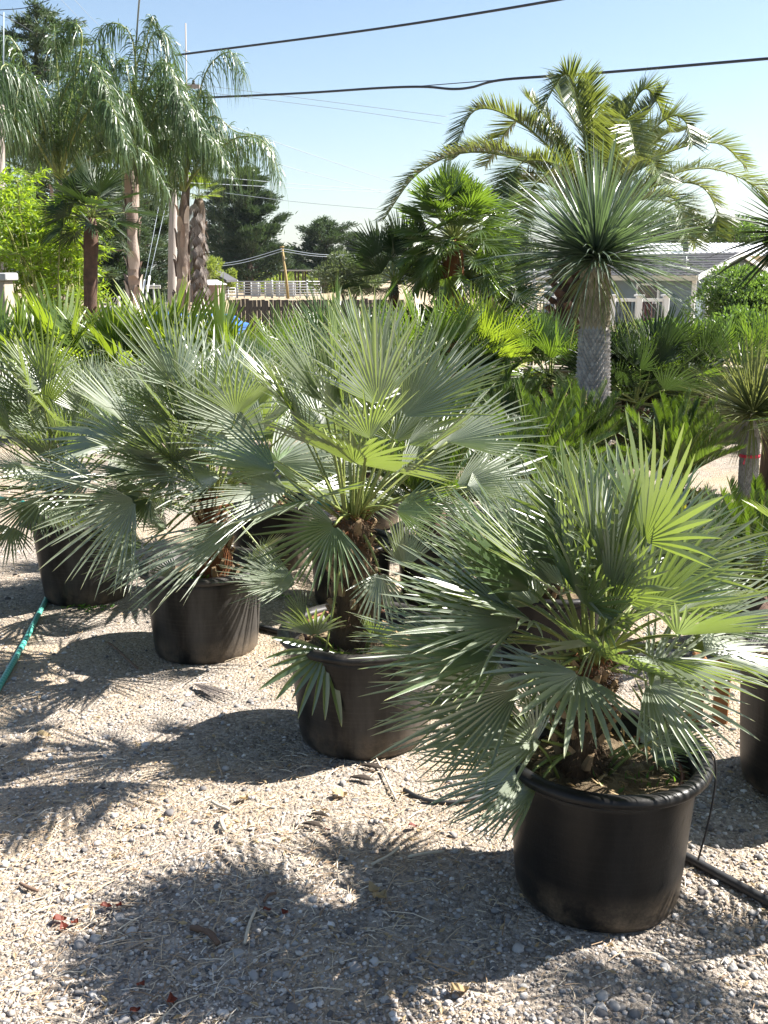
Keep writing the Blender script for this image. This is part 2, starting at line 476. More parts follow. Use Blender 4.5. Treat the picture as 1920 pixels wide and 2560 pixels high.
def gravel_material():
    m, nt, out = newmat('gravel yard')
    tc = N(nt, 'ShaderNodeTexCoord'); P = tc.outputs['Object']
    sep = N(nt, 'ShaderNodeSeparateXYZ'); nt.links.new(P, sep.inputs[0])
    big = noise(nt, 0.9, 4, 0.6, vec=P); mid = noise(nt, 9, 5, 0.7, vec=P); fine = noise(nt, 160, 4, 0.75, vec=P)
    vo = N(nt, 'ShaderNodeTexVoronoi'); vo.inputs['Scale'].default_value = 75; nt.links.new(P, vo.inputs['Vector'])
    vo2 = N(nt, 'ShaderNodeTexVoronoi'); vo2.inputs['Scale'].default_value = 190; nt.links.new(P, vo2.inputs['Vector'])
    col = ramp(nt, mid, [(0.28, (0.15, 0.122, 0.10)), (0.5, (0.285, 0.24, 0.20)), (0.75, (0.41, 0.355, 0.295))])
    sepc = N(nt, 'ShaderNodeSeparateColor'); nt.links.new(vo.outputs['Color'], sepc.inputs[0])
    stone = ramp(nt, sepc.outputs[0], [(0.0, (0.12, 0.105, 0.09)), (0.5, (0.29, 0.25, 0.21)), (1.0, (0.48, 0.43, 0.36))])
    col = mixrgb(nt, 0.55, col, stone)
    straw = math_(nt, 'MULTIPLY', ramp(nt, big, [(0.45, 0.0), (0.62, 1.0)]), 0.55)
    col = mixrgb(nt, straw, col, (0.42, 0.31, 0.19))
    grain = ramp(nt, fine, [(0.25, (0.55, 0.55, 0.55)), (0.75, (1.25, 1.25, 1.25))])
    col = mixrgb(nt, 1.0, col, grain, 'MULTIPLY')
    # dry dirt and stubble beyond the yard
    far = N(nt, 'ShaderNodeMapRange'); far.inputs[1].default_value = 11.5; far.inputs[2].default_value = 15.0
    nt.links.new(sep.outputs[1], far.inputs[0])
    fld = ramp(nt, noise(nt, 0.35, 5, 0.65, vec=P), [(0.3, (0.36, 0.285, 0.19)), (0.7, (0.26, 0.21, 0.14))])
    col = mixrgb(nt, far.outputs[0], col, fld)
    h1 = math_(nt, 'SUBTRACT', 1.0, math_(nt, 'MULTIPLY', vo.outputs['Distance'], 1.2))
    h2 = math_(nt, 'MULTIPLY', math_(nt, 'SUBTRACT', 1.0, vo2.outputs['Distance']), 0.4)
    h = math_(nt, 'ADD', h1, h2)
    p = pbsdf(nt, col, 0.92, 0.2, 0, bump(nt, h, 0.9, 0.008))
    nt.links.new(p.outputs[0], out.inputs[0])
    return m
M['gravel'] = gravel_material()

def pebble_material(name, stops, rough=0.8):
    m, nt, out = newmat(name)
    c = ramp(nt, attr(nt, 'tint'), stops)
    nz = noise(nt, 120, 3, 0.6)
    c = mixrgb(nt, math_(nt, 'MULTIPLY', nz, 0.5), c, (0.5, 0.5, 0.5), 'OVERLAY')
    p = pbsdf(nt, c, rough, 0.3)
    nt.links.new(p.outputs[0], out.inputs[0])
    return m
M['pebble'] = pebble_material('pebble', [(0.0, (0.07, 0.058, 0.052)), (0.3, (0.22, 0.192, 0.17)), (0.6, (0.37, 0.33, 0.292)), (0.85, (0.51, 0.465, 0.415)), (1.0, (0.70, 0.66, 0.61))])
M['pebble_grey'] = pebble_material('grey pebble', [(0.0, (0.055, 0.05, 0.05)), (0.3, (0.16, 0.15, 0.145)), (0.6, (0.29, 0.275, 0.26)), (0.85, (0.46, 0.435, 0.41)), (1.0, (0.70, 0.67, 0.64))])
M['straw'] = pebble_material('straw', [(0.0, (0.16, 0.09, 0.045)), (0.4, (0.34, 0.24, 0.15)), (0.75, (0.50, 0.41, 0.29)), (1.0, (0.68, 0.62, 0.52))])
M['hill'] = plain('hill', (0.30, 0.27, 0.22), (0.16, 0.19, 0.14), 0.95, 0.1, 0.006)

# ---------------------------------------------------------------- plant builders
def fan_blade(mb, hub, d, n, R, spread, nl, fuse=0.4, cup=0.12, droop=0.06, fold=0.7, wmul=1.0, ragged=0.08, rng=RNG, mat=0, roll=0.0):
    """one fan leaf: pleated palm, free leaflets, each with a V section"""
    hub = np.asarray(hub, float); d = norm(d); n = orth(n, d)
    if roll:
        s0 = np.cross(n, d); n = norm(n * math.cos(roll) + s0 * math.sin(roll))
    s = np.cross(n, d)
    dth = 2 * spread / nl
    tf = np.array([0.0, 0.35, 0.6, 0.8, 0.93, 1.0])
    tw = np.array([1.0, 0.92, 0.72, 0.46, 0.22, 0.02])
    base_t = rng.random() * 0.5
    for i in range(nl):
        a = -spread + (i + 0.5) * dth + rng.normal(0, dth * 0.08)
        k = (abs(a) / spread)
        L = R * (1 - 0.24 * k * k) * (1 + rng.normal(0, ragged * 0.6))
        if rng.random() < 0.05: L *= 0.8
        rf = fuse * L * rng.uniform(0.85, 1.12)
        u = math.cos(a) * d + math.sin(a) * s
        v = np.cross(n, u)
        r = np.concatenate([[0.012, rf * 0.5], rf + (L - rf) * tf])
        wf = rf * dth * 0.5 * wmul
        hw = np.concatenate([[0.012 * dth * 0.6, rf * 0.5 * dth * 0.5 * wmul], wf * tw])
        dr = droop * rng.uniform(0.3, 1.7)
        tilt = rng.normal(0, 0.27)
        bend = rng.normal(0, 0.035)
        free = np.clip((r - rf) / (L - rf + 1e-9), 0, 1)
        cen = hub + np.outer(r, u) + np.outer(cup * r * k ** 2, n) + np.outer(bend * L * free ** 2, v)
        cen[:, 2] -= dr * L * (r / L) ** 2.6
        tl = tilt * free
        vv = v[None] * np.cos(tl)[:, None] + n[None] * np.sin(tl)[:, None]
        lift = (hw * fold)[:, None] * n
        A = cen - vv * hw[:, None] + lift; B = cen + vv * hw[:, None] + lift
        m = len(r)
        verts = np.stack([A, cen, B], 1).reshape(-1, 3)
        j = np.arange(m - 1)[:, None] * 3
        q = np.concatenate([j + np.array([[0, 1, 4, 3]]), j + np.array([[1, 2, 5, 4]])])
        t = base_t + rng.random() * 0.5
        mb.add(verts, q, t, np.repeat(r / L, 3), mat)

def stalk_tube(mb, p0, p1, sag, r, thorns=True, rng=RNG, mat=0):
    p0 = np.asarray(p0, float); p1 = np.asarray(p1, float)
    mid = (p0 + p1) / 2 + np.array((0, 0, sag))
    pts = bez(p0, mid, p1, 9)
    mb.tube(pts, np.linspace(r * 1.35, r * 0.7, 9), 6, 0.5, mat)
    if thorns:
        T = norm(np.gradient(pts, axis=0))
        L = np.linalg.norm(p1 - p0)
        nt_ = int(L / 0.014)
        vs = []; fs = []
        for k in range(nt_):
            x = 0.08 + 0.85 * k / max(1, nt_) ; i = min(7, int(x * 8)); f = x * 8 - i
            p = pts[i] * (1 - f) + pts[i + 1] * f
            side = np.cross(T[i], (0, 0, 1.0)); side = norm(side) * (1 if k % 2 else -1)
            rr = r * 1.1
            b = len(vs)
            ln = rng.uniform(0.006, 0.013)
            vs += [p + side * rr * 0.6 - T[i] * 0.0016, p + side * rr * 0.6 + T[i] * 0.0016, p + side * (rr * 0.6 + ln) + T[i] * ln * 0.4]
            fs.append((b, b + 1, b + 2))
        if vs: mb.add(np.array(vs), np.array(fs), 0.7, 0.5, mat)

_boot_me = {}
def boot_mesh(key, mat, w=0.03, h=0.05, t=0.012):
    if key in _boot_me: return _boot_me[key]
    mb = MB()
    # a cut leaf base: a tapering shell curved out from the trunk, open end ragged
    v = []
    for z, ww, out, th in ((0, w, 0.0, t), (h * 0.5, w * 0.8, t * 0.9, t * 0.8), (h, w * 0.55, t * 2.0, t * 0.55)):
        v += [(out - th * 0.5, -ww / 2, z), (out + th, -ww / 4, z), (out + th, ww / 4, z), (out - th * 0.5, ww / 2, z)]
    v = np.array(v); v[-1, 2] += h * 0.12; v[-3, 2] -= h * 0.1
    q = []
    for L in range(2):
        for i in range(4):
            j = (i + 1) % 4
            q.append((L * 4 + i, L * 4 + j, L * 4 + 4 + j, L * 4 + 4 + i))
    mb.add(v, [np.array(q), np.array([(8, 9, 10, 11), (3, 2, 1, 0)])])
    _boot_me[key] = mb.mesh('leaf_base', mat, False)
    return _boot_me[key]

def hairs(mb, C, axis_top, r, n, ln, rng=RNG, down=0.6):
    """loose fibre along a trunk from C up to axis_top"""
    C = np.asarray(C, float); top = np.asarray(axis_top, float)
    vs = []; fs = []
    for k in range(n):
        t = rng.random(); a = rng.random() * 2 * PI
        o = np.array((math.cos(a), math.sin(a), 0))
        p = C * (1 - t) + top * t + o * r * 0.95
        d = norm(o * rng.uniform(0.3, 1.0) + np.array((0, 0, rng.uniform(-down, 1 - down))) + rng.normal(0, 0.35, 3))
        w = np.cross(d, o); w = norm(w) * 0.0011
        l = ln * rng.uniform(0.4, 1.2)
        b = len(vs)
        e = p + d * l; e2 = e + norm(d + np.array((0, 0, -0.8))) * l * 0.5
        vs += [p - w, p + w, e + w, e - w, e2]
        fs.append((b, b + 1, b + 2, b + 3)); fs.append((b + 3, b + 2, b + 4, b + 4))
    mb.add(np.array(vs), [np.array(fs[0::2]), np.array([f[:3] for f in fs[1::2]])], 0.5, 0.5)

def palm_trunk(root, base, top, r0, r1, mat_key, boots=30, boot_key='boot', bw=0.034, bh=0.05, hair=500, hair_key='fibre_br', hl=0.03):
    base = np.asarray(base, float); top = np.asarray(top, float)
    n = 14
    pts = spline([base - (0, 0, 0.03), base * 0.5 + top * 0.5 + RNG.normal(0, 0.008, 3), top], n)
    rr = np.linspace(r0, r1, n) * (1 + RNG.normal(0, 0.05, n)); rr[-1] *= 0.55
    mb = MB(); mb.tube(pts, rr, 14, 0.5)
    tr = mb.build('trunk', M[mat_key], root)
    me = boot_mesh(boot_key + str(round(bw, 3)), M[boot_key], bw, bh, bw * 0.4)
    loc0 = world_loc(root)
    ga = 2.39996
    for k in range(boots):
        t = 0.06 + 0.86 * k / max(1, boots)
        a = k * ga + RNG.normal(0, 0.15)
        p = base * (1 - t) + top * t
        r = (r0 * (1 - t) + r1 * t) * 0.93
        s = RNG.uniform(0.7, 1.15)
        p = p + np.array((math.cos(a), math.sin(a), 0)) * r - loc0
        share('leaf_base', me, tr, p, (RNG.normal(0, 0.12), RNG.uniform(-0.05, 0.25), a), (s, s, s * RNG.uniform(0.8, 1.3)))
    if hair:
        hb = MB(); hairs(hb, base, top, (r0 + r1) / 2, hair, hl)
        tag(hb.build('fibre', M[hair_key], tr, False), kind='stuff')
    return tr

def add_frond(root, rootpt, hub, d, n, R, spread, nl, leaf, stalk='petiole', sr=0.0047, sag=0.03, thorns=True, **kw):
    mb = MB(); fan_blade(mb, hub, d, n, R, spread, nl, **kw)
    fr = mb.build('frond', M[leaf], root, False)
    sb = MB(); stalk_tube(sb, rootpt, hub, sag, sr, thorns)
    sb.build('stalk', M[stalk], fr)
    return fr

def hero_palm(label, base, top, fronds, leaf='silver', r0=0.085, r1=0.06, filler=20, fill_R=(0.26, 0.36), fill_l=(0.22, 0.42), el=(-25, 75), nl=30, az_bias=None, boots=34, suckers=0, group=None, hair=700, wm=1.0, trunk_mat='fibre_br', green=.22):
    base = np.asarray(base, float); top = np.asarray(top, float)
    root = thing('fan_palm', label, 'fan palm', base, group)
    palm_trunk(root, base, top, r0, r1, trunk_mat, boots, hair=hair)
    hb = MB(); hairs(hb, base * 0.25 + top * 0.75, top + (0, 0, 0.03), r1 * 0.9, 320, 0.035)
    tag(hb.build('crown_fibre', M['fibre'], root, False), kind='stuff')
    up = np.array((0, 0, 1.0))
    def origin(hub):
        o = hub - top; o = o * np.array((1, 1, 0)); L = np.linalg.norm(o)
        o = o / (L + 1e-6) * min(L, r1 * 0.5)
        return top + o + np.array((0, 0, RNG.uniform(-0.04, 0.02)))
    for f in fronds:
        hx, hy, dyh, tx, ty, dyt, sp, face = f[:8]
        hub = at(hx, hy, base[1] + dyh); tip = at(tx, ty, base[1] + dyt)
        v = tip - hub; R = np.linalg.norm(v); d = norm(v)
        fk = min(1.0, face * RNG.uniform(.6, 1.35))
        hint = up * (1 - fk) + np.array((0.5, -0.62, 0.62)) * fk + RNG.normal(0, .14, 3)
        R *= 1.1
        k = int(f[8]) if len(f) > 8 else int(nl * (.68 + .008 * sp))
        o = origin(hub) if len(f) <= 9 else at(f[9], f[10], base[1] + f[11])
        add_frond(root, o, hub, d, hint, R, math.radians(sp), k, 'silver_green' if leaf == 'silver' and RNG.random() < green else leaf,
                  sag=RNG.uniform(0.0, 0.05), cup=RNG.uniform(0.05, 0.22), droop=RNG.uniform(0.01, 0.06), fuse=RNG.uniform(0.27, 0.40), wmul=wm, ragged=.11)
    for k in range(filler):
        e = math.radians(el[0] + (el[1] - el[0]) * ((k + 0.5) / filler))
        a = k * 2.39996 + RNG.normal(0, 0.3)
        if az_bias is not None and RNG.random() < 0.5:
            a = math.radians(RNG.normal(*az_bias))
        dir_ = np.array((math.cos(e) * math.cos(a), math.cos(e) * math.sin(a), math.sin(e)))
        L = RNG.uniform(*fill_l)
        hub = top + dir_ * L
        bd = norm(dir_ + np.array((0, 0, -0.25 + 0.3 * math.sin(e))) + RNG.normal(0, 0.15, 3))
        add_frond(root, origin(hub), hub, bd, up + np.array((.2, -.25, 0)) + RNG.normal(0, 0.35, 3), RNG.uniform(*fill_R), math.radians(RNG.uniform(48, 80)),
                  int(nl * RNG.uniform(0.8, 1.05)), 'silver_green' if leaf == 'silver' and RNG.random() < green else leaf, sag=RNG.uniform(0.0, 0.05), cup=RNG.uniform(0.05, 0.25), droop=RNG.uniform(0.01, 0.07), fuse=RNG.uniform(0.27, 0.40), wmul=wm, ragged=.11)
    for k in range(suckers):
        a = RNG.uniform(0, 2 * PI); e = math.radians(RNG.uniform(15, 60))
        o = base + np.array((math.cos(a), math.sin(a), 0)) * r0 * 1.2
        dir_ = np.array((math.cos(e) * math.cos(a), math.cos(e) * math.sin(a), math.sin(e)))
        hub = o + dir_ * RNG.uniform(0.08, 0.2)
        add_frond(root, o, hub, norm(dir_ + RNG.normal(0, 0.2, 3)), up + RNG.normal(0, 0.4, 3), RNG.uniform(0.13, 0.2), math.radians(RNG.uniform(50, 85)), 16, leaf, sr=0.004, thorns=False, cup=0.15, droop=0.04)
    return root

# --- shared fan leaves for the palms further back
_fan_lib = {}
def fan_variants(leaf, stalk, nv=4, R=0.42, lp=0.45, nl=30, spread=80, droop=0.07, fuse=0.45, wm=1.0):
    key = (leaf, stalk, R, lp, nl)
    if key in _fan_lib: return _fan_lib[key]
    out = []
    for k in range(nv):
        mb = MB()
        l = lp * RNG.uniform(0.85, 1.15); b = RNG.uniform(-0.25, 0.25)
        hub = np.array((l, 0, 0.0))
        fan_blade(mb, hub, (math.cos(b), 0, math.sin(b)), (RNG.normal(0, 0.1), RNG.normal(0, 0.2), 1), R * RNG.uniform(0.85, 1.1), math.radians(spread * RNG.uniform(0.85, 1.1)), nl,
                  fuse=fuse, cup=RNG.uniform(0.1, 0.4), droop=droop, wmul=wm)
        sb = MB(); stalk_tube(sb, (0, 0, 0), hub, RNG.uniform(0.0, 0.06), 0.007, False)
        out.append((mb.mesh('frond', M[leaf], False), sb.mesh('stalk', M[stalk])))
    _fan_lib[key] = out
    return out

def frame(d, up, loc, s=1.0):
    d = norm(d); n = orth(up, d); y = np.cross(n, d)
    return Matrix(((d[0] * s, y[0] * s, n[0] * s, loc[0]), (d[1] * s, y[1] * s, n[1] * s, loc[1]), (d[2] * s, y[2] * s, n[2] * s, loc[2]), (0, 0, 0, 1)))

def back_palm(name, label, cat, base, top, n, leaf, stalk='petiole', R=0.42, lp=0.45, nl=28, el=(-20, 80), spread=80, r0=0.07, r1=0.06, trunk='fibre_br', boots=16, group=None, az=None, boot_key='boot_dark', droop=0.07, hair=160, bw=0.05, stem=True, wm=1.0, roll=0.35, fuse=0.45):
    base = np.asarray(base, float); top = np.asarray(top, float)
    root = thing(name, label, cat, base, group)
    if stem:
        palm_trunk(root, base, top, r0, r1, trunk, boots, boot_key, bw, bw * 1.5, hair=hair, hl=0.05)
    lib = fan_variants(leaf, stalk, 4, R, lp, nl, spread, droop, fuse, wm)
    for k in range(n):
        e = math.radians(el[0] + (el[1] - el[0]) * (k + 0.5) / n + RNG.normal(0, 5))
        a = k * 2.39996 + RNG.normal(0, 0.25)
        if az is not None: a = math.radians(RNG.uniform(*az))
        d = np.array((math.cos(e) * math.cos(a), math.cos(e) * math.sin(a), math.sin(e)))
        mx = frame(d, np.array((0, 0, 1.0)) + RNG.normal(0, roll, 3), top - base + RNG.normal(0, 0.015, 3), RNG.uniform(0.85, 1.12))
        bl, st = lib[int(RNG.integers(len(lib)))]
        fr = share('frond', bl, root, matrix=mx)
        share('stalk', st, fr)
    return root

def feather(mb, rach, n, ll, lw, vee=0.5, droop=0.3, sweep=0.6, taper=0.45, rows=1, start=0.12, rng=RNG, upn=(0, 0, 1.0), seg=4, jit=0.12, stalk_r=0.012, mat=0, smat=1, endl=0.35):
    """pinnate leaf along the curve rach"""
    m = len(rach)
    T = norm(np.gradient(rach, axis=0))
    mb.tube(rach, np.linspace(stalk_r, stalk_r * 0.25, m), 5, 0.5, smat)
    base_t = rng.random() * 0.5
    ts = np.linspace(start, 0.985, n)
    w = np.array([0.55, 1.0, 0.9, 0.55, 0.04]) if seg == 4 else np.array([0.6, 1.0, 0.7, 0.04])
    xs = np.linspace(0, 1, len(w))
    for side in (-1, 1):
        for t in ts:
            x = t * (m - 1); i = min(m - 2, int(x)); f = x - i
            p = rach[i] * (1 - f) + rach[i + 1] * f
            tg = norm(T[i] * (1 - f) + T[i + 1] * f)
            nn = orth(upn, tg) if abs(np.dot(norm(upn), tg)) < 0.995 else orth((1, 0, 0.2), tg)
            sd = np.cross(tg, nn) * side
            vv = vee + rng.normal(0, jit)
            env = min(1.0, (t - start) / 0.12 + 0.45) * (1 - (1 - endl) * max(0, (t - taper) / (1 - taper)) ** 1.4)
            L = ll * env * rng.uniform(0.88, 1.1)
            sw = sweep + rng.normal(0, jit * 0.7)
            d = norm(sd * math.cos(vv) + nn * math.sin(vv) + tg * sw)
            c = p + np.outer(xs * L, d)
            dr = droop * rng.uniform(0.6, 1.3)
            if dr > 0:
                # the leaflet bends over and hangs
                ang = dr * xs
                c[:, 2] -= L * (xs ** 1.7) * dr
                hor = (xs * L * (1 - 0.45 * min(1, dr) * xs))
                c[:, 0] = p[0] + hor * d[0]; c[:, 1] = p[1] + hor * d[1]
            wd = norm(np.cross(d, nn) + rng.normal(0, 0.25, 3))
            hw = lw * 0.5 * w
            A = c - wd * hw[:, None]; B = c + wd * hw[:, None]
            vs = np.stack([A, B], 1).reshape(-1, 3)
            j = np.arange(len(w) - 1)[:, None] * 2
            mb.add(vs, j + np.array([[0, 1, 3, 2]]), base_t + rng.random() * 0.5, np.repeat(xs, 2), mat)

def rosette(mb, C, n, L, w, el=(-35, 88), droop=0.12, seg=5, rng=RNG, up=(0, 0, 1.0), r=0.03, power=1.0, edge_fold=0.35):
    """narrow stiff blades standing out all round"""
    tw = np.array([0.9, 1.0, 0.8, 0.5, 0.03]) if seg == 5 else np.array([0.9, 1.0, 0.6, 0.03])
    xs = np.linspace(0, 1, len(tw))
    for k in range(n):
        u = (k + 0.5) / n
        s0, s1 = math.sin(math.radians(el[0])), math.sin(math.radians(el[1]))
        se = s0 + (s1 - s0) * (u ** power); e = math.asin(se)
        a = k * 2.39996 + rng.normal(0, 0.2)
        d = np.array((math.cos(e) * math.cos(a), math.cos(e) * math.sin(a), math.sin(e)))
        d = norm(d + rng.normal(0, 0.085, 3))
        l = L * rng.uniform(0.7, 1.1)
        p = np.asarray(C) + d * r
        c = p + np.outer(xs * l, d)
        dr = droop * rng.uniform(0.3, 1.7) * (0.5 + math.cos(e))
        c[:, 2] -= l * xs ** 2.2 * dr
        sd = norm(np.cross(d, (0, 0, 1.0)) + rng.normal(0, 0.25, 3))
        nn = np.cross(sd, d)
        hw = (w * 0.5 * tw)[:, None]
        A = c - sd * hw + nn * hw * edge_fold; B = c + sd * hw + nn * hw * edge_fold
        vs = np.stack([A, c, B], 1).reshape(-1, 3)
        j = np.arange(len(xs) - 1)[:, None] * 3
        mb.add(vs, np.concatenate([j + np.array([[0, 1, 4, 3]]), j + np.array([[1, 2, 5, 4]])]), rng.random(), np.repeat(xs, 3))

def leafcloud(mb, P, D, ln, wd, rng=RNG, mat=0, tint=None, bend=0.25):
    """many small leaves: bent diamonds at points P pointing along D"""
    P = np.asarray(P, float); D = norm(D); n = len(P)
    ln = np.broadcast_to(np.asarray(ln, float), (n,))[:, None] * rng.uniform(0.7, 1.25, (n, 1))
    r = norm(rng.normal(0, 1, (n, 3)))
    S = norm(np.cross(D, r)); U = np.cross(S, D)
    w = ln * wd
    a = P; b = P + D * ln * 0.45 + S * w * 0.5 + U * ln * 0.04; c = P + D * ln - U * ln * bend * 0.5; d = P + D * ln * 0.45 - S * w * 0.5 + U * ln * 0.04
    v = np.stack([a, b, c, d], 1).reshape(-1, 3)
    q = np.arange(n)[:, None] * 4 + np.array([[0, 1, 2, 3]])
    t = rng.random(n) if tint is None else np.clip(tint + rng.normal(0, 0.15, n), 0, 1)
    mb.add(v, q, np.repeat(t, 4), np.tile([0, 0.5, 1, 0.5], n), mat)

def conifer(name, label, cat, base, H, W, leaf='conifer', boughs=60, per=150, size=0.28, upsweep=0.25, prof=None, gap=0.25, r=0.2, group=None, lean=(0, 0), wd=0.35, rng=None, bark='bark', start=0.12):
    """trunk, limbs and flattened sprays of foliage with sky between them"""
    rng = rng or RNG
    base = np.asarray(base, float)
    root = thing(name, label, cat, base, group)
    top = base + np.array((lean[0], lean[1], H))
    tb = MB(); tb.tube(spline([base - (0, 0, 0.3), base * 0.5 + top * 0.5 + rng.normal(0, 0.02 * H, 3) * (1, 1, 0), top], 10), np.linspace(r, r * 0.12, 10), 8)
    fb = MB()
    prof = prof or (lambda t: (1 - t) ** 0.7 * min(1, t / 0.15 + 0.4))
    for k in range(boughs):
        t = start + (0.99 - start) * (k + rng.random()) / boughs
        a = k * 2.39996 + rng.normal(0, 0.3)
        L = W * prof(t) * rng.uniform(0.45, 1.3)
        p0 = base * (1 - t) + top * t
        o = np.array((math.cos(a), math.sin(a), 0))
        e = upsweep + rng.normal(0, 0.14)
        p2 = p0 + o * L + np.array((0, 0, L * e))
        p1 = p0 + o * L * 0.5 + np.array((0, 0, L * (e * 0.3 - 0.05)))
        pts = bez(p0, p1, p2, 6)
        tb.tube(pts, np.linspace(r * 0.22 * (1 - t) + 0.012, 0.006, 6), 5, 0.5, 0, False)
        m = int(per * (0.4 + 0.6 * L / W))
        nc = max(3, int(m / 24))
        tt = rng.beta(1.6, 1.0, nc)
        idx = tt * 5; ii = np.minimum(4, idx.astype(int)); ff = (idx - ii)[:, None]
        cc = pts[ii] * (1 - ff) + pts[ii + 1] * ff + rng.normal(0, 1, (nc, 3)) * np.array((0.10, 0.10, 0.035)) * (L * 0.6 + 0.3)
        which = rng.integers(0, nc, m)
        P = cc[which] + rng.normal(0, 1, (m, 3)) * np.array((1, 1, 0.38)) * size * 0.7
        D = norm(o + np.array((0, 0, upsweep * 1.2)) + rng.normal(0, 0.45, (m, 3)))
        tn = np.clip(0.5 + 0.35 * rng.normal(0, 1, nc), 0, 1)
        leafcloud(fb, P, D, size * 1.15, wd * .62, rng, tint=tn[which])
    tb.build('trunk', M[bark], root)
    tag(fb.build('crown', M[leaf], root, False))
    return root

def bush(name, label, cat, base, c, rad, leaf, n=4000, size=0.1, wd=0.45, stems=7, group=None, lumps=14, rng=None, bark='bark', up=0.4, inner=0.55, dens=1.0):
    """round shrub or broad crown: limbs from the base, leaves in lumps near the surface"""
    rng = rng or RNG
    base = np.asarray(base, float); c = np.asarray(c, float); rad = np.asarray(rad, float)
    root = thing(name, label, cat, base, group)
    tb = MB(); fb = MB()
    dirs = norm(rng.normal(0, 1, (lumps, 3)) + np.array((0, 0, 0.25)))
    lc = c + dirs * rad * rng.uniform(0.45, 0.85, (lumps, 1))
    lr = rng.uniform(0.28, 0.5, lumps)
    for k in range(min(stems, lumps)):
        p0 = base + rng.normal(0, 0.04, 3) * (1, 1, 0) * rad[0]
        tb.tube(bez(p0, (p0 + lc[k]) / 2 + np.array((0, 0, 0.15 * rad[2])), lc[k], 7), np.linspace(0.04, 0.012, 7) * max(0.5, rad[0]), 6)
    which = rng.integers(0, lumps, n)
    d = norm(rng.normal(0, 1, (n, 3)))
    P = lc[which] + d * rad * (lr[which] * rng.uniform(inner, 1.05, n) ** 0.7)[:, None]
    D = norm(d * 0.8 + np.array((0, 0, up)) + rng.normal(0, 0.5, (n, 3)))
    tn = rng.uniform(0.2, 0.8, lumps)
    leafcloud(fb, P, D, size, wd, rng, tint=tn[which])
    # sparse leaves inside so that it is not hollow
    m = n // 4
    d = norm(rng.normal(0, 1, (m, 3)))
    P = c + d * rad * (rng.uniform(0.1, 0.8, m))[:, None]
    leafcloud(fb, P, norm(d + rng.normal(0, 0.6, (m, 3))), size, wd, rng)
    tb.build('stems', M[bark], root)
    fb.build('crown', M[leaf], root, False)
    return root

def make_pot(label, base, rb, rt, h, mat='pot', group=None, soil=0.075, rim=0.022, cat='plant pot', tilt=0.0, seg=56):
    base = np.asarray(base, float)
    root = thing('plant_pot', label, cat, base, group)
    mb = MB()
    zs = np.linspace(0, h - 0.03, 14)
    prof = [(0.0, 0.004), (rb * 0.92, 0.004), (rb * 0.985, 0.012)]
    for z in zs[1:]:
        t = z / h
        rr = rb + (rt - rb) * (t ** 0.85)
        if 0.80 < t < 0.86: rr += 0.003
        prof.append((rr, z))
    inner = [(rt - 0.012, h - 0.03), (rt - 0.016, h - soil - 0.03)]
    mb.lathe(prof + inner, base, seg)
    # slightly out of round
    v = mb.v[0]; a = np.arctan2(v[:, 1] - base[1], v[:, 0] - base[0])
    k = 1 + 0.012 * np.sin(2 * a + base[0] * 7) + 0.004 * np.sin(5 * a + base[1] * 3)
    v[:, 0] = base[0] + (v[:, 0] - base[0]) * k; v[:, 1] = base[1] + (v[:, 1] - base[1]) * k
    mb.build('body', M[mat], root)
    rb_ = MB()
    ang = np.linspace(-0.35 * PI, 1.15 * PI, 12)
    prof = [(rt - 0.004, h - 0.035)] + [(rt + rim * 0.55 + rim * math.cos(x) * 0.95, h - 0.018 + 0.018 * math.sin(x)) for x in ang] + [(rt - 0.012, h - 0.03)]
    rb_.lathe(prof, base, seg)
    v = rb_.v[0]; a = np.arctan2(v[:, 1] - base[1], v[:, 0] - base[0])
    k = 1 + 0.012 * np.sin(2 * a + base[0] * 7) + 0.004 * np.sin(5 * a + base[1] * 3)
    v[:, 0] = base[0] + (v[:, 0] - base[0]) * k; v[:, 1] = base[1] + (v[:, 1] - base[1]) * k
    rb_.build('rim', M[mat], root)
    sb = MB()
    nr = 12
    R_ = rt - 0.02
    rr = np.linspace(0, 1, nr); aa = np.arange(36) * 2 * PI / 36
    X = np.outer(rr, np.cos(aa)) * R_; Y = np.outer(rr, np.sin(aa)) * R_
    Z = h - soil + 0.012 * np.sin(X * 31 + base[0] * 9) * np.cos(Y * 27) + 0.012 * (1 - rr[:, None] ** 2) + RNG.normal(0, 0.003, X.shape)
    v = np.stack([X, Y, Z], -1).reshape(-1, 3) * np.array((1, 1, 1)) + base
    i = np.arange(nr - 1)[:, None] * 36; j = np.arange(36)[None]; j2 = (j + 1) % 36
    sb.add(v, np.stack([i + j, i + 36 + j, i + 36 + j2, i + j2], -1).reshape(-1, 4))
    sb.build('soil', M['soil'], root)
    return root

# ================================================================ the ground
def axis(lo, hi, parts):
    """grid coordinates: list of (end, step)"""
    out = [lo]; x = lo
    for end, step in parts:
        k = max(1, int(round((end - x) / step)))
        out += list(np.linspace(x, end, k + 1)[1:]); x = end
    return np.array(out)
gx = axis(-900, 900, [(-120, 60), (-20, 10), (-6, 0.7), (-3.2, 0.1), (3.2, 0.035), (6, 0.1), (20, 0.7), (120, 10), (900, 60)])
gy = axis(-20, 2600, [(0.5, 2.0), (1.2, 0.1), (6.5, 0.035), (10, 0.1), (20, 0.5), (60, 4), (200, 20), (2600, 120)])
X, Y = np.meshgrid(gx, gy)
Z = gz(X, Y)
nearm = (1 - smooth(6, 9, Y)) * (1 - smooth(3, 5, np.abs(X)))
Z = Z + RNG.normal(0, 0.0016, Z.shape) * nearm
gm = MB(); nx = len(gx); ny = len(gy)
i = np.arange(ny - 1)[:, None] * nx; j = np.arange(nx - 1)[None]
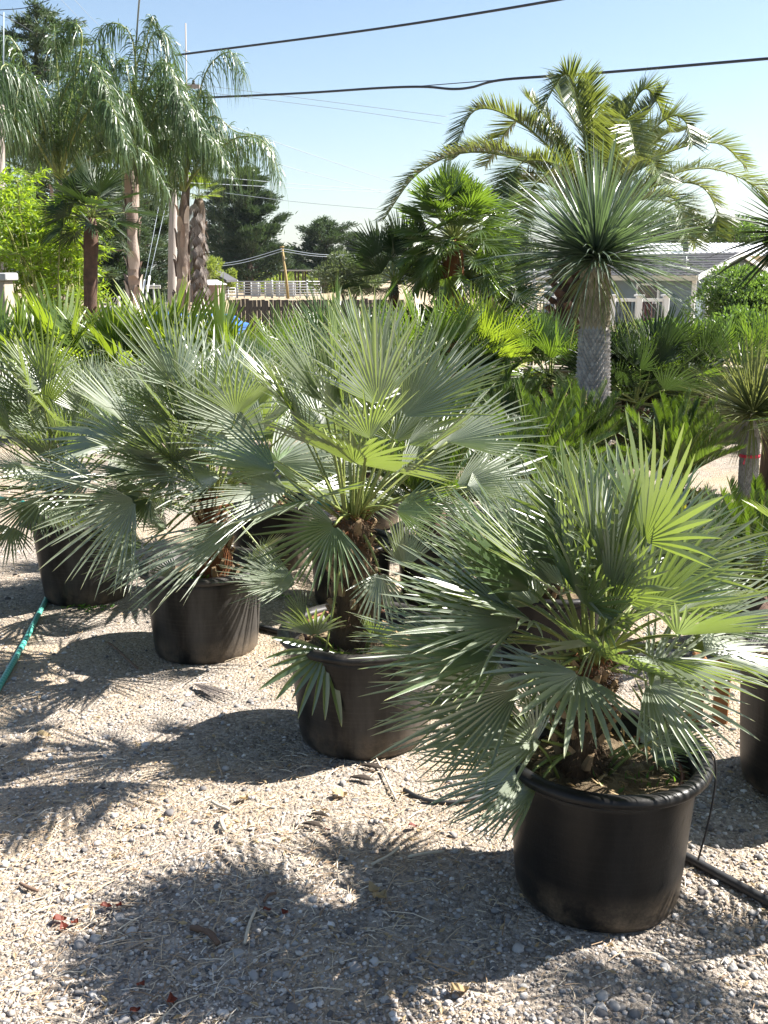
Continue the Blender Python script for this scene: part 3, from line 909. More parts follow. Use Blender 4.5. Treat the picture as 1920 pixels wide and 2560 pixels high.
gm.add(np.stack([X, Y, Z], -1).reshape(-1, 3), np.stack([i + j, i + j + 1, i + nx + j + 1, i + nx + j], -1).reshape(-1, 4))
tag(gm.build('ground', M['gravel']), kind='structure')

# far hills
HAZE = 0.00010
hm = MB()
hx = np.linspace(-1500, 1500, 90); hd = np.linspace(0, 1, 14)
HX, HD = np.meshgrid(hx, hd)
prof = 0.35 + 0.25 * np.sin(HX / 210 + 1.3) + 0.16 * np.sin(HX / 83) + 0.1 * np.sin(HX / 37 + 2)
bell = np.exp(-((HX + 190) / 95.0) ** 2) * 0.95 + 0.25 * np.exp(-((HX - 60) / 160.0) ** 2)
HZ = (np.sin(HD * PI / 2) ** 1.2) * (26 * prof + 62 * bell) + 1.5 * np.sin(HX / 17 + HD * 9)
HY = 1500 + HD * 500 + 60 * np.sin(HX / 150)
i = np.arange(13)[:, None] * 90; j = np.arange(89)[None]
hm.add(np.stack([HX, HY, HZ - 6], -1).reshape(-1, 3), np.stack([i + j, i + j + 1, i + 90 + j + 1, i + 90 + j], -1).reshape(-1, 4))
tag(hm.build('hills', M['hill']), kind='structure')

# the air: thin summer haze that pales the far hill
hz = MB(); hz.box((0, 1330, 47.0), (3300, 2820, 106.0))
hm_, nt, out = newmat('thin haze')
pv = N(nt, 'ShaderNodeVolumePrincipled')
pv.inputs['Color'].default_value = (0.80, 0.88, 1.0, 1)
pv.inputs['Density'].default_value = HAZE
pv.inputs['Anisotropy'].default_value = 0.2
nt.links.new(pv.outputs[0], out.inputs['Volume'])
tag(hz.build('haze', hm_, None, False), 'thin bright haze in the air over the yard and the far hills', 'haze', kind='stuff')

# ================================================================ wall, pillars, fences, buildings
WY = 10.5
wall = thing('garden_wall', 'low beige stucco wall running behind the palms at the back of the yard', 'wall', (0, WY, 0))
mb = MB(); mb.box((1.2, WY, 0.31), (11.6, 0.2, 0.74), bev=0.01); mb.build('wall_body', M['stucco'], wall, False)
mb = MB(); mb.box((1.2, WY, 0.707), (11.66, 0.26, 0.05), bev=0.012); mb.build('coping', M['stucco'], wall, False)

def pillar(label, px, top, Y, w, mat='stucco', group=None):
    p = at(px, top, Y); z = float(gz(p[0], Y))
    root = thing('gate_pillar', label, 'pillar', (p[0], Y, z), group)
    h = p[2] - z
    mb = MB(); mb.box((p[0], Y, z + h / 2 - 0.05), (w, w, h - 0.08), bev=0.008); mb.build('shaft', M[mat], root, False)
    mb = MB(); mb.box((p[0], Y, z + h - 0.045), (w + 0.1, w + 0.1, 0.09), bev=0.012); mb.build('cap', M['pillarcap'], root, False)
    return root
pillar('beige wall pillar with grey cap at the left edge beside the bright bamboo', -12, 682, 12.2, 0.30)
pillar('beige wall pillar with wide flat cap behind the fan leaves, below the peeling palm trunk', 296, 765, 14.0, 0.30)
pillar('short pale wall post left of the pillar with the wide flat cap', 246, 805, 13.6, 0.13)

# dark board fence far behind the middle palm
fy = 24.0
x0, x1 = at(573, 760, fy)[0], at(1010, 760, fy)[0]
fence = thing('board_fence', 'dark weathered board fence below the white corral', 'fence', ((x0 + x1) / 2, fy, 0))
nb = 44; bw = (x1 - x0) / nb
bm = MB(); bm.box((0, 0, 0.565), (bw * 0.93, 0.022, 1.13), bev=0.004); bme = bm.mesh('fence_board', M['fencewood'], False)
for k in range(nb):
    share('fence_board', bme, fence, (x0 + bw * (k + 0.5) - (x0 + x1) / 2, RNG.normal(0, 0.004), RNG.normal(-0.02, 0.012)), (0, RNG.normal(0, 0.004), 0))
mb = MB()
for z in (0.25, 0.9): mb.box(((x0 + x1) / 2, fy + 0.05, z), (x1 - x0, 0.04, 0.09))
mb.build('fence_rail', M['fencewood'], fence, False)

# white corral panels
cy_ = 78.0
def corral(px0, px1, top, bot, npost, nrail, label, Y, r=0.05):
    a = at(px0, top, Y); b = at(px1, top, Y); z0 = at(px0, bot, Y)[2]; zt = a[2]
    root = thing('corral_fence', label, 'fence', ((a[0] + b[0]) / 2, Y, 0), 'white pipe corral fences')
    for k in range(npost):
        x = a[0] + (b[0] - a[0]) * k / (npost - 1)
        big = k % 5 == 0
        mb = MB(); mb.tube([(x, Y, -0.1), (x, Y, zt + (0.12 if big else 0.0))], r * (1.7 if big else 0.8), 6); mb.build('post', M['galv'], root)
    for k in range(nrail):
        z = z0 + (zt - z0) * k / (nrail - 1)
        mb = MB(); mb.tube([(a[0], Y - 0.05, z), (b[0], Y - 0.05, z)], r * .8, 6); mb.build('rail', M['galv'], root)
    return root
corral(592, 802, 704, 738, 13, 6, 'long white pipe corral fence above the dark board fence', cy_)
corral(478, 588, 720, 742, 7, 4, 'lower white pipe fence in front of the pinkish shed', 70.0, 0.035)

# pale sheets behind the corral
root = thing('feed_trough', 'row of pale panels standing inside the white corral', 'panel', at(680, 735, 84) * (1, 1, 0))
for px in (640, 672, 700, 728):
    p = at(px, 722, 84); mb = MB(); mb.box((p[0], 84, 0.55), (0.7, 0.3, 1.1), bev=0.03); mb.build('panel', M['pillarcap'], root, False)

# green crop and canopy
cm = MB()
a = at(640, 690, 120); b = at(800, 690, 120)
n = 5200
P = np.stack([RNG.uniform(a[0] - 2, b[0] + 3, n), RNG.uniform(104, 135, n), np.zeros(n)], -1)
P[:, 2] = RNG.uniform(0, 1.5, n)
leafcloud(cm, P, RNG.normal(0, 0.5, (n, 3)) + (0, 0, 1), 0.8, 0.35)
tag(cm.build('tall_grass', M['limegreen'], None, False), 'tall bright green weeds growing behind the white corral', 'grass', kind='stuff')
cany = thing('open_canopy', 'low open canopy roof on thin posts beyond the white corral', 'shed', at(745, 690, 96) * (1, 1, 0))
a = at(690, 676, 96); b = at(806, 676, 96)
mb = MB(); mb.box(((a[0] + b[0]) / 2, 97.5, a[2]), (b[0] - a[0], 4, 0.12)); mb.build('roof', M['galv'], cany, False)
for t in (0.08, 0.42, 0.58, 0.92):
    for yy in (96, 99):
        x = a[0] + (b[0] - a[0]) * t
        mb = MB(); mb.tube([(x, yy, -0.1), (x, yy, a[2])], 0.09, 6); mb.build('post', M['bark'], cany)

# pinkish shed with pale roof
shy = 58.0
a = at(478, 712, shy); b = at(544, 712, shy)
shed = thing('storage_shed', 'small pinkish brown shed with pale low roof beside the peeling palm trunk', 'shed', ((a[0] + b[0]) / 2, shy, 0))
zc = a[2]
mb = MB(); mb.box(((a[0] + b[0]) / 2, shy + 1.1, zc / 2), (b[0] - a[0], 2.2, zc)); mb.build('wall', M['shedwall'], shed, False)
mb = MB()
xa, xb = a[0] - 0.18, b[0] + 0.18; zt = at(500, 700, shy)[2]
v = [(xa, shy - 0.2, zc), (xb, shy - 0.2, zc), (xb, shy + 2.4, zc), (xa, shy + 2.4, zc), (xa + 0.35, shy + 0.6, zt), (xb - 0.45, shy + 0.6, zt), (xb - 0.45, shy + 1.6, zt), (xa + 0.35, shy + 1.6, zt)]
mb.add(v, np.array([(0, 1, 5, 4), (1, 2, 6, 5), (2, 3, 7, 6), (3, 0, 4, 7), (4, 5, 6, 7), (3, 2, 1, 0)])); mb.build('roof', M['white_metal'], shed, False)
mb = MB()
for z in np.linspace(0.25, zc - 0.15, 5): mb.box(((a[0] + b[0]) / 2, shy - 0.005, z), (b[0] - a[0] - 0.04, 0.02, 0.03))
tag(mb.build('cladding_batten', M['shedwall'], shed, False), kind='stuff')

# sloping roof edge of a barn behind the shed
bp = at(530, 690, 66)
barn = thing('barn', 'grey sloping barn roof showing behind the pinkish shed', 'barn', (bp[0], 66, 0))
mb = MB()
p = [at(462, 640, 66), at(566, 700, 66)]
mb.add([p[0], p[1], p[1] + (0, 5, 0), p[0] + (0, 5, 0), p[0] - (0, 0, .14), p[1] - (0, 0, .14), p[1] + (0, 5, -.14), p[0] + (0, 5, -.14)], np.array([(0, 1, 2, 3), (7, 6, 5, 4), (0, 4, 5, 1), (1, 5, 6, 2), (2, 6, 7, 3), (3, 7, 4, 0)]))
mb.build('roof', M['shingle'], barn, False)
mb = MB(); mb.box(((p[0][0] + p[1][0]) / 2 - 0.3, 68.4, 0.55), (p[1][0] - p[0][0] - 0.9, 4.4, 1.3)); mb.build('wall', M['bark_grey'], barn, False)

# yellow post leaning behind the corral
a = at(716, 700, 76); b = at(705, 617, 76)
yp = thing('yellow_post', 'yellow wooden post leaning behind the white corral', 'post', (a[0], 76, 0))
mb = MB(); mb.tube([(a[0] + 0.12, 76, -0.2), a, b], [0.11, 0.10, 0.09], 8); mb.build('shaft', M['yellowwood'], yp)
mb = MB(); mb.tube([b - (0, 0, 0.05), b + (0, 0, 0.05)], 0.16, 8); mb.build('top_band', M['yellowwood'], yp)

# grey blue house on the right
hy = 32.0; g0 = -0.9
K = at(1742, 686, hy); ez = K[2]
yaw = math.radians(33)
l = np.array((-math.sin(yaw), math.cos(yaw), 0)); g = np.array((math.cos(yaw), math.sin(yaw), 0)); zz = np.array((0, 0, 1.0))
K0 = np.array((K[0], K[1], g0))
LL, GW = 7.0, 3.4
def hp(a_, b_, z): return K0 + l * a_ + g * b_ + zz * (z - g0)
house = thing('house', 'grey blue house with dark shingle roof and white trim on the right', 'house', K0)
apex = ez + 0.62
mb = MB()
v = [hp(0, 0, g0 - .3), hp(0, GW, g0 - .3), hp(LL, GW, g0 - .3), hp(LL, 0, g0 - .3), hp(0, 0, ez), hp(0, GW, ez), hp(LL, GW, ez), hp(LL, 0, ez), hp(0, GW / 2, apex), hp(LL, GW / 2, apex)]
mb.add(v, [np.array([(0, 1, 5, 4), (2, 3, 7, 6), (3, 0, 4, 7), (1, 2, 6, 5)]), np.array([(4, 5, 8), (6, 7, 9)])])
mb.build('wall', M['siding'], house, False)
# horizontal boards on the long side, upright boards on the gable
bd = MB()
nbd = 13
for k in range(nbd):
    z0_ = g0 + (ez - 0.06 - g0) * k / nbd; z1_ = g0 + (ez - 0.06 - g0) * (k + 1) / nbd - 0.012
    o = -g * 0.006; o2 = -g * 0.022
    v = [hp(0.05, 0, z0_) + o2, hp(LL - .02, 0, z0_) + o2, hp(LL - .02, 0, z1_) + o, hp(0.05, 0, z1_) + o]
    me = MB(); me.add(np.array(v + [x + g * 0.004 for x in v]), np.array([(1, 0, 3, 2), (0, 1, 5, 4), (2, 3, 7, 6)])); me.build('siding_plank', M['siding'], house, False)
for k in range(12):
    b0 = GW * k / 12 + 0.015; b1 = GW * (k + 1) / 12 - 0.015
    zt = ez + 0.6 * (1 - abs((b0 + b1) / 2 - GW / 2) / (GW / 2)) - 0.06
    o = -l * 0.02
    v = [hp(0, b0, g0) + o, hp(0, b1, g0) + o, hp(0, b1, zt) + o, hp(0, b0, zt) + o]
    me = MB(); me.add(np.array(v + [x + l * 0.018 for x in v]), np.array([(0, 1, 2, 3), (0, 3, 7, 4), (1, 5, 6, 2), (3, 2, 6, 7)])); me.build('siding_board', M['siding'], house, False)
ov = 0.28
def roofslab(b0, z0, b1, z1, th=0.07):
    a0, a1 = -ov, LL + ov
    top = [hp(a0, b0, z0), hp(a1, b0, z0), hp(a1, b1, z1), hp(a0, b1, z1)]
    return np.array([t + zz * th for t in top] + top)
F6 = np.array([(0, 1, 2, 3), (7, 6, 5, 4), (0, 4, 5, 1), (1, 5, 6, 2), (2, 6, 7, 3), (3, 7, 4, 0)])
sl = 0.62 / (GW / 2)
mb = MB()
mb.add(roofslab(-ov, ez - sl * ov, GW / 2, apex), F6); mb.add(roofslab(GW + ov, ez - sl * ov, GW / 2, apex), F6)
rf = mb.build('roof', M['shingle'], house, False)
# shingle courses
for k in range(9):
    t0, t1 = k / 9, (k + 1) / 9
    b0 = -ov + (GW / 2 + ov) * t0; z0_ = ez - sl * ov + (apex - ez + sl * ov) * t0
    b1 = -ov + (GW / 2 + ov) * t1; z1_ = ez - sl * ov + (apex - ez + sl * ov) * t1
    me = MB(); me.add(roofslab(b0, z0_ + 0.074, b1, z1_ + 0.062, 0.012), F6); me.build('shingle_course', M['shingle'], rf, False)
# white fascia
mb = MB()
mb.add(np.array([hp(-ov - .03, -ov, ez - sl * ov + .08), hp(-ov - .03, GW / 2, apex + .08), hp(-ov - .03, GW / 2, apex - .06), hp(-ov - .03, -ov, ez - sl * ov - .08), hp(-ov + .02, -ov, ez - sl * ov + .08), hp(-ov + .02, GW / 2, apex + .08), hp(-ov + .02, GW / 2, apex - .06), hp(-ov + .02, -ov, ez - sl * ov - .08)]), F6)
mb.add(np.array([hp(-ov - .03, GW + ov, ez - sl * ov + .08), hp(-ov - .03, GW / 2, apex + .08), hp(-ov - .03, GW / 2, apex - .06), hp(-ov - .03, GW + ov, ez - sl * ov - .08), hp(-ov + .02, GW + ov, ez - sl * ov + .08), hp(-ov + .02, GW / 2, apex + .08), hp(-ov + .02, GW / 2, apex - .06), hp(-ov + .02, GW + ov, ez - sl * ov - .08)]), F6)
mb.build('fascia', M['white_paint'], house, False)
mb = MB()
q0, q1 = ez - sl * ov - .09, ez - sl * ov + .07
mb.add(np.array([hp(-ov, -ov - .06, q0), hp(LL + ov, -ov - .06, q0), hp(LL + ov, -ov - .003, q0), hp(-ov, -ov - .003, q0), hp(-ov, -ov - .06, q1), hp(LL + ov, -ov - .06, q1), hp(LL + ov, -ov - .003, q1), hp(-ov, -ov - .003, q1)]), np.array([(3, 2, 1, 0), (4, 5, 6, 7), (0, 1, 5, 4), (1, 2, 6, 5), (2, 3, 7, 6), (3, 0, 4, 7)]))
mb.build('gutter', M['cream_paint'], house, False)
glass_m, nt, out = newmat('window glass')
gp = pbsdf(nt, (0.03, 0.035, 0.04), 0.06, 0.7); nt.links.new(gp.outputs[0], out.inputs[0])
M['glass'] = glass_m
def rect_on(face, a0, a1, z0, z1, th0, th1):
    """box standing on the long side ('l') or gable ('g') of the house"""
    if face == 'l': f = lambda a, z, t: hp(a, 0, z) - g * t
    else: f = lambda a, z, t: hp(0, a, z) - l * t
    return np.array([f(a0, z0, th1), f(a1, z0, th1), f(a1, z1, th1), f(a0, z1, th1), f(a0, z0, th0), f(a1, z0, th0), f(a1, z1, th0), f(a0, z1, th0)])
def window(face, a0, a1, z0, z1, mat='glass', nm='window'):
    w = 0.065
    mb = MB()
    for r_ in ((a0 - w, a0, z0 - w, z1 + w), (a1, a1 + w, z0 - w, z1 + w), (a0, a1, z1, z1 + w), (a0, a1, z0 - w, z0), (a0, a1, (z0 + z1) / 2 - .03, (z0 + z1) / 2 + .03)):
        mb.add(rect_on(face, *r_, 0.0, 0.07), F6)
    wf = mb.build(nm, M['white_paint'], house, False)
    mb = MB(); mb.add(rect_on(face, a0, a1, z0, z1, 0.0, 0.035), F6); mb.build('pane', M[mat], wf, False)
window('l', 1.5, 2.35, 0.25, 1.35)
window('l', 4.2, 4.9, 0.25, 1.35)
window('g', 0.55, 1.3, -0.4, 1.3)
mb = MB(); mb.add(rect_on('l', -0.03, 0.12, g0, ez - .02, 0.0, 0.05), F6); mb.build('corner_trim', M['white_paint'], house, False)
# mast with cross arms on the roof
a = at(1716, 672, hy); b = at(1716, 640, hy)
mb = MB(); mb.tube([a - (0, 0, .1), b], 0.02, 6); mb.tube([at(1690, 650, hy), at(1722, 650, hy)], 0.012, 5); mb.tube([at(1706, 671, hy), at(1724, 671, hy)], 0.03, 5); mb.build('antenna', M['galv'], house)

# long white roof behind
wy = 52.0
a = at(1575, 640, wy); b = at(1960, 640, wy); rz_ = at(1700, 603, wy)[2]
wb = thing('white_roof_building', 'long building with bright white metal roof behind the grey blue house', 'building', ((a[0] + b[0]) / 2, wy, g0))
mb = MB(); mb.box(((a[0] + b[0]) / 2, wy + 3, (a[2] + g0) / 2), (b[0] - a[0] - 0.6, 5.4, a[2] - g0)); mb.build('wall', M['cream_paint'], wb, False)
mb = MB()
mb.add(np.array([(a[0], wy - .3, a[2]), (b[0], wy - .3, a[2]), (b[0], wy + 3, rz_), (a[0], wy + 3, rz_), (b[0], wy + 6.3, a[2]), (a[0], wy + 6.3, a[2])]), [np.array([(0, 1, 2, 3), (3, 2, 4, 5), (5, 4, 1, 0)]), np.array([(0, 3, 5), (1, 4, 2)])])
wr = mb.build('roof', M['white_metal'], wb, False)
for k in range(26):
    x = a[0] + (b[0] - a[0]) * (k + .5) / 26
    me = MB(); me.tube([(x, wy - .3, a[2] + .02), (x, wy + 3, rz_ + .02)], 0.03, 4); me.build('roof_seam', M['white_metal'], wr)
p = at(1729, 636, wy - 0.2); q = at(1729, 608, wy - 0.2)
mb = MB(); mb.tube([p + (0, 1, 0), q + (0, 1, 0)], 0.16, 10); mb.tube([q + (0, 1, -.1), q + (0, 1, .12)], 0.24, 10); mb.build('stove_pipe', M['blackmetal'], wr)

# white railing with dark pickets in front of the house
ry = 23.0
a = at(1330, 750, ry); b = at(1665, 750, ry); zt = a[2]; zb = -0.75
rail = thing('porch_railing', 'white railing with dark pickets in front of the grey blue house', 'railing', ((a[0] + b[0]) / 2, ry, g0))
for k in range(6):
    x = a[0] + (b[0] - a[0]) * k / 5
    mb = MB(); mb.box((x, ry, (zt + g0) / 2 + 0.04), (0.13, 0.13, zt - g0 + 0.08), bev=0.01); mb.box((x, ry, zt + 0.1), (0.2, 0.2, 0.04)); mb.build('post', M['white_paint'], rail, False)
for z in (zt, zb):
    mb = MB(); mb.box(((a[0] + b[0]) / 2, ry, z), (b[0] - a[0], 0.08, 0.07)); mb.build('rail', M['white_paint'], rail, False)
pk = MB(); pk.tube([(0, 0, zb), (0, 0, zt)], 0.012, 5); pkm = pk.mesh('picket', M['blackmetal'])
for k in range(40):
    share('picket', pkm, rail, ((b[0] - a[0]) * ((k + .5) / 40 - .5), 0, -g0))
mb = MB(); pc = at(1608, 770, ry + 0.3); mb.box((pc[0], ry + 0.25, (zt + g0) / 2), (0.36, 0.05, zt - g0 - 0.05), bev=.01); mb.build('door', M['doorred'], rail, False)
mb = MB(); pc = at(1562, 770, ry); mb.box((pc[0], ry + 0.06, (zt + g0) / 2), (0.28, 0.05, zt - g0 - 0.02), bev=.01); mb.build('panel', M['siding'], rail, False)
# stand of white rails left of the yucca
p = at(1355, 700, 30)
bl = thing('bleacher', 'stack of pale horizontal boards behind the tall trunk, left of the house', 'bleacher', (p[0], 30, g0))
for k in range(7):
    z = at(1355, 757 - k * 13, 30)[2]
    mb = MB(); mb.box((p[0], 30 + k * 0.25, z), (1.6, 0.22, 0.05), bev=.01); mb.build('plank', M['galv'], bl, False)
for s in (-0.7, 0, 0.7):
    mb = MB(); mb.tube([(p[0] + s, 30, g0), (p[0] + s, 31.7, at(1355, 672, 30)[2])], 0.03, 6); mb.tube([(p[0] + s, 31.7, g0), (p[0] + s, 31.7, at(1355, 672, 30)[2])], 0.03, 6); mb.build('frame', M['galv'], bl)

# blue bins by the road
def blue_bin(px, top, Y, label, yaw):
    p = at(px, top, Y); h = p[2]
    root = thing('recycling_bin', label, 'bin', (p[0], Y, 0), 'blue recycling bins')
    R = np.array(((math.cos(yaw), -math.sin(yaw), 0), (math.sin(yaw), math.cos(yaw), 0), (0, 0, 1)))
    mb = MB(); prof = []
    def ring(w, d, z, c=0.06): return [(-w + c, -d, z), (w - c, -d, z), (w, -d + c, z), (w, d - c, z), (w - c, d, z), (-w + c, d, z), (-w, d - c, z), (-w, -d + c, z)]
    lay = ring(.22, .24, .06) + ring(.29, .32, h - .12) + ring(.31, .34, h - .11) + ring(.31, .34, h - .07)
    q = [(L * 8 + i, L * 8 + (i + 1) % 8, (L + 1) * 8 + (i + 1) % 8, (L + 1) * 8 + i) for L in range(3) for i in range(8)]
    mb.add(np.array(lay) @ R.T + (p[0], Y, 0), np.array(q)); mb.build('body', M['binblue'], root, False)
    mb = MB(); lay = ring(.32, .36, h - .068) + ring(.32, .36, h - .03) + ring(.22, .25, h + .02, .1)
    q = [(L * 8 + i, L * 8 + (i + 1) % 8, (L + 1) * 8 + (i + 1) % 8, (L + 1) * 8 + i) for L in range(2) for i in range(8)]
    mb.add(np.array(lay) @ R.T + (p[0], Y, 0), [np.array(q), np.array([list(range(16, 24))])]); mb.build('lid', M['binblue'], root, False)
    mb = MB(); mb.tube(np.array([(-.24, .42, h - .08), (.24, .42, h - .08)]) @ R.T + (p[0], Y, 0), .018, 6); mb.build('handle', M['binblue'], root)
    for s in (-1, 1):
        mb = MB(); mb.tube(np.array([(s * .22, .3, .11), (s * .28, .3, .11)]) @ R.T + (p[0], Y, 0), .11, 14); mb.build('wheel', M['blackmetal'], root)
blue_bin(425, 783, 16.8, 'blue recycling bin at the foot of the pale utility pole', 0.4)
blue_bin(528, 788, 16.4, 'blue recycling bin right of the second peeling palm trunk', -0.5)
blue_bin(560, 806, 15.6, 'blue recycling bin nearest the dark board fence', -0.2)

# curved wire fence
wfy = 27.0
a = at(236, 750, wfy); b = at(292, 750, wfy)
wfr = thing('wire_fence', 'small fence of outward curved wire pickets left of the peeling palm trunk', 'fence', ((a[0] + b[0]) / 2, wfy, 0))
pk = MB(); pk.tube(spline([(0, 0, 0), (0, 0, .8), (.03, -.04, a[2] - .1), (.12, -.1, a[2] + .06)], 10), .012, 5); pkm = pk.mesh('picket', M['galv'])
for k in range(9): share('picket', pkm, wfr, ((b[0] - a[0]) * (k / 8 - .5), 0, 0))
mb = MB()
for z in (.5, .95): mb.tube([(a[0], wfy, z), (b[0], wfy, z)], .015, 5)
mb.build('rail', M['galv'], wfr)
mb = MB(); mb.tube([(b[0] + .05, wfy, 0), (b[0] + .05, wfy, a[2] + .1)], .04, 8); mb.build('post', M['polewood'], wfr)

# street sign
sy_ = 42.0
a = at(386, 770, sy_); b = at(384, 712, sy_)
sg = thing('street_sign', 'white street name sign on a thin post left of the pale utility pole', 'sign', (a[0], sy_, 0))
mb = MB(); mb.tube([(a[0], sy_, 0), b + (0, 0, .05)], 0.045, 8); mb.build('post', M['galv'], sg)
p = at(384, 717, sy_)
mb = MB(); mb.box((p[0], sy_ - 0.06, p[2]), (0.6, 0.03, 0.14), bev=.005); bl_ = mb.build('blade', M['white_paint'], sg, False)
fc = bpy.data.curves.new('lettering', 'FONT'); fc.body = 'ACUESTA RANCH'; fc.size = 0.095; fc.align_x = 'CENTER'; fc.align_y = 'CENTER'; fc.extrude = 0.002
fc.materials.append(M['blackmetal'])
tmp = bpy.data.objects.new('lettering_curve', fc); COL.objects.link(tmp)
lme = bpy.data.meshes.new_from_object(tmp); bpy.data.objects.remove(tmp)
fo = bpy.data.objects.new('lettering', lme); COL.objects.link(fo); fo.parent = bl_
fo.location = Vector((p[0] - a[0], -0.08, p[2])); fo.rotation_euler = (PI / 2, 0, 0)

# ================================================================ poles and wires
a = at(428, 790, 36); b = at(441, 60, 36)
pole = thing('utility_pole', 'pale wooden utility pole between the two peeling palm trunks', 'pole', (a[0], 36, 0))
mb = MB(); mb.tube(spline([(a[0], 36, -.1), at(433, 500, 36), at(440, 190, 36)], 14), np.linspace(.165, .115, 14), 14); mb.build('shaft', M['polewood'], pole)
pt = at(440, 190, 36)
mb = MB(); mb.box(pt - (0, 0.12, .35), (1.6, .1, .12)); mb.build('crossarm', M['polewood'], pole, False)
for s in (-.6, .6):
    mb = MB(); mb.lathe([(0.0, 0.0), (.05, 0), (.06, .04), (.035, .07), (.055, .1), (.03, .15), (0.0, .16)], pt + (s, -.12, -.29), 12); mb.build('insulator', M['blackmetal'], pole)
a = at(452, 300, 39); b = at(464, 58, 39)
ms = thing('antenna_mast', 'thin pale mast rising above the palms near the end of the upper cable', 'mast', (a[0], 39, 0))
mb = MB(); mb.tube([(a[0], 39, -.1), b], [.035, .022], 8); mb.build('shaft', M['polewood'], ms)
mb = MB(); mb.tube([b - (.12, 0, .9), b - (-.12, 0, .95)], .012, 5); mb.build('cross_rod', M['galv'], ms)
a = at(2, 600, 19); b = at(-3, 262, 19)
lp = thing('wooden_pole', 'weathered wooden pole at the left edge above the bamboo', 'pole', (a[0], 19, 0))
mb = MB(); mb.tube(spline([(a[0] + .1, 19, -.1), a, b], 10), np.linspace(.13, .1, 10), 12); mb.build('shaft', M['polewood'], lp)
mb = MB(); mb.tube([at(8, 262, 18.88), at(9, 30, 18.88)], .012, 6); mb.build('conduit', M['thinwire'], lp)

def wire(name, label, pts, r, mat='thinwire', n=40, cat='cable', group='overhead wires'):
    P = [at(*p) for p in pts]
    c = P[0]
    if isinstance(r, float) and mat == 'thinwire': r = r * .6
    mb = MB(); mb.tube(spline(P, n), r, 6)
    o = mb.build(name, M[mat], None, True, origin=c)
    return tag(o, label, cat, group)
wire('power_cable', 'upper thick dark cable crossing the sky towards the top edge', [(440, 138, 36), (900, 78, 31), (1220, 29, 28), (1650, -45, 24)], .034, 'cable')
wire('power_cable', 'lower thick dark cable with a dip above the date palm', [(445, 247, 36), (750, 233, 33), (950, 220, 31), (1060, 217, 30), (1130, 222.5, 29.5), (1180, 218, 29), (1260, 199, 28), (1500, 182, 27), (1960, 143, 24)], .034, 'cable', 70)
wire('thin_wire', 'thin wire bridging the dip of the lower thick cable', [(1000, 219, 30.6), (1180, 205, 29.2), (1330, 193, 27.8)], .012, 'cable')
wire('thin_wire', 'thin wire slanting from the second queen palm down to the middle sky', [(445, 268, 36), (540, 302, 38), (760, 380, 44), (1010, 465, 55)], .022)
wire('thin_wire', 'thin wire ending beside the tip of the date palm, lowest of the slanting ones', [(445, 330, 36.5), (690, 408, 42), (820, 445, 48), (1020, 498, 60)], .022)
wire('thin_wire', 'upper one of two nearly level thin wires above the dark conifer', [(450, 436, 46), (600, 448, 50), (760, 462, 55), (990, 478, 60)], .02)
wire('thin_wire', 'lower one of two nearly level thin wires above the dark conifer', [(450, 456, 46), (620, 464, 50), (800, 474, 55), (1000, 482, 60)], .02)
wire('thin_wire', 'thin wire low over the far hill, above the conifer tip', [(560, 482, 60), (700, 500, 60), (820, 512, 60), (960, 524, 60)], .022)
wire('thin_wire', 'pale thin wire left of the date palm just below the lower thick cable', [(445, 205, 50), (830, 255, 50), (1120, 292, 50)], .018)
wire('thin_wire', 'pale thin wire running to the date palm, second below the lower thick cable', [(445, 222, 52), (830, 270, 52), (1110, 310, 52)], .018)
wire('thin_wire', 'dark thin wire with a small clamp at the top left corner', [(-20, 26, 20), (60, 20, 20), (112, 4, 20), (140, -8, 20)], .007, 'cable')
wire('thin_wire', 'thin wire from the left edge into the left queen palm crown', [(-5, 34, 19), (40, 55, 22), (82, 80, 26)], .008, 'cable')
wire('thin_wire', 'thin wire at the top left, left one of a slanting pair', [(150, -4, 30), (190, 38, 32), (228, 80, 35)], .009)
wire('thin_wire', 'thin wire at the top left, right one of a slanting pair', [(184, -4, 30), (220, 36, 32), (260, 76, 35)], .009)
wire('guy_cable', 'dark cable dropping from the top edge into the middle queen palm', [(351, -30, 21), (345, 40, 22), (338, 150, 23), (334, 260, 24)], [.02], 'thinwire', 12)
wire('farm_wire', 'upper wire sagging to the yellow post from the left', [(505, 665, 74), (600, 652, 75), (705, 622, 75.8)], .035)
wire('farm_wire', 'lower wire sagging to the yellow post from the left', [(515, 670, 74), (610, 656, 75), (705, 628, 75.8)], .035)
wire('farm_wire', 'upper wire sagging from the yellow post to the right', [(706, 622, 75.8), (800, 636, 77), (925, 638, 79)], .035)
wire('farm_wire', 'lower wire sagging from the yellow post to the right', [(706, 628, 75.8), (800, 641, 77), (925, 642, 79)], .035)
for k, (p0, p1, p2, lb) in enumerate((((362, 700), (352, 760), (415, 420), 'left pale guard on a guy wire beside the peeling palm trunk'), ((374, 690), (362, 765), (424, 470), 'right pale guard on a guy wire beside the street sign'))):
    a = at(*p1, 33); b = at(*p0, 33.4); c = at(*p2, 35.6)
    root = thing('guy_wire', lb, 'guy wire', (a[0], a[1], 0), 'guy wires of the utility pole')
    mb = MB(); mb.tube([(a[0] - .05, a[1] - .05, -.05), b, c], .008, 5); mb.build('strand', M['thinwire'], root)
    mb = MB(); mb.tube([a, b], .035, 8); mb.build('guard', M['white_paint'], root)

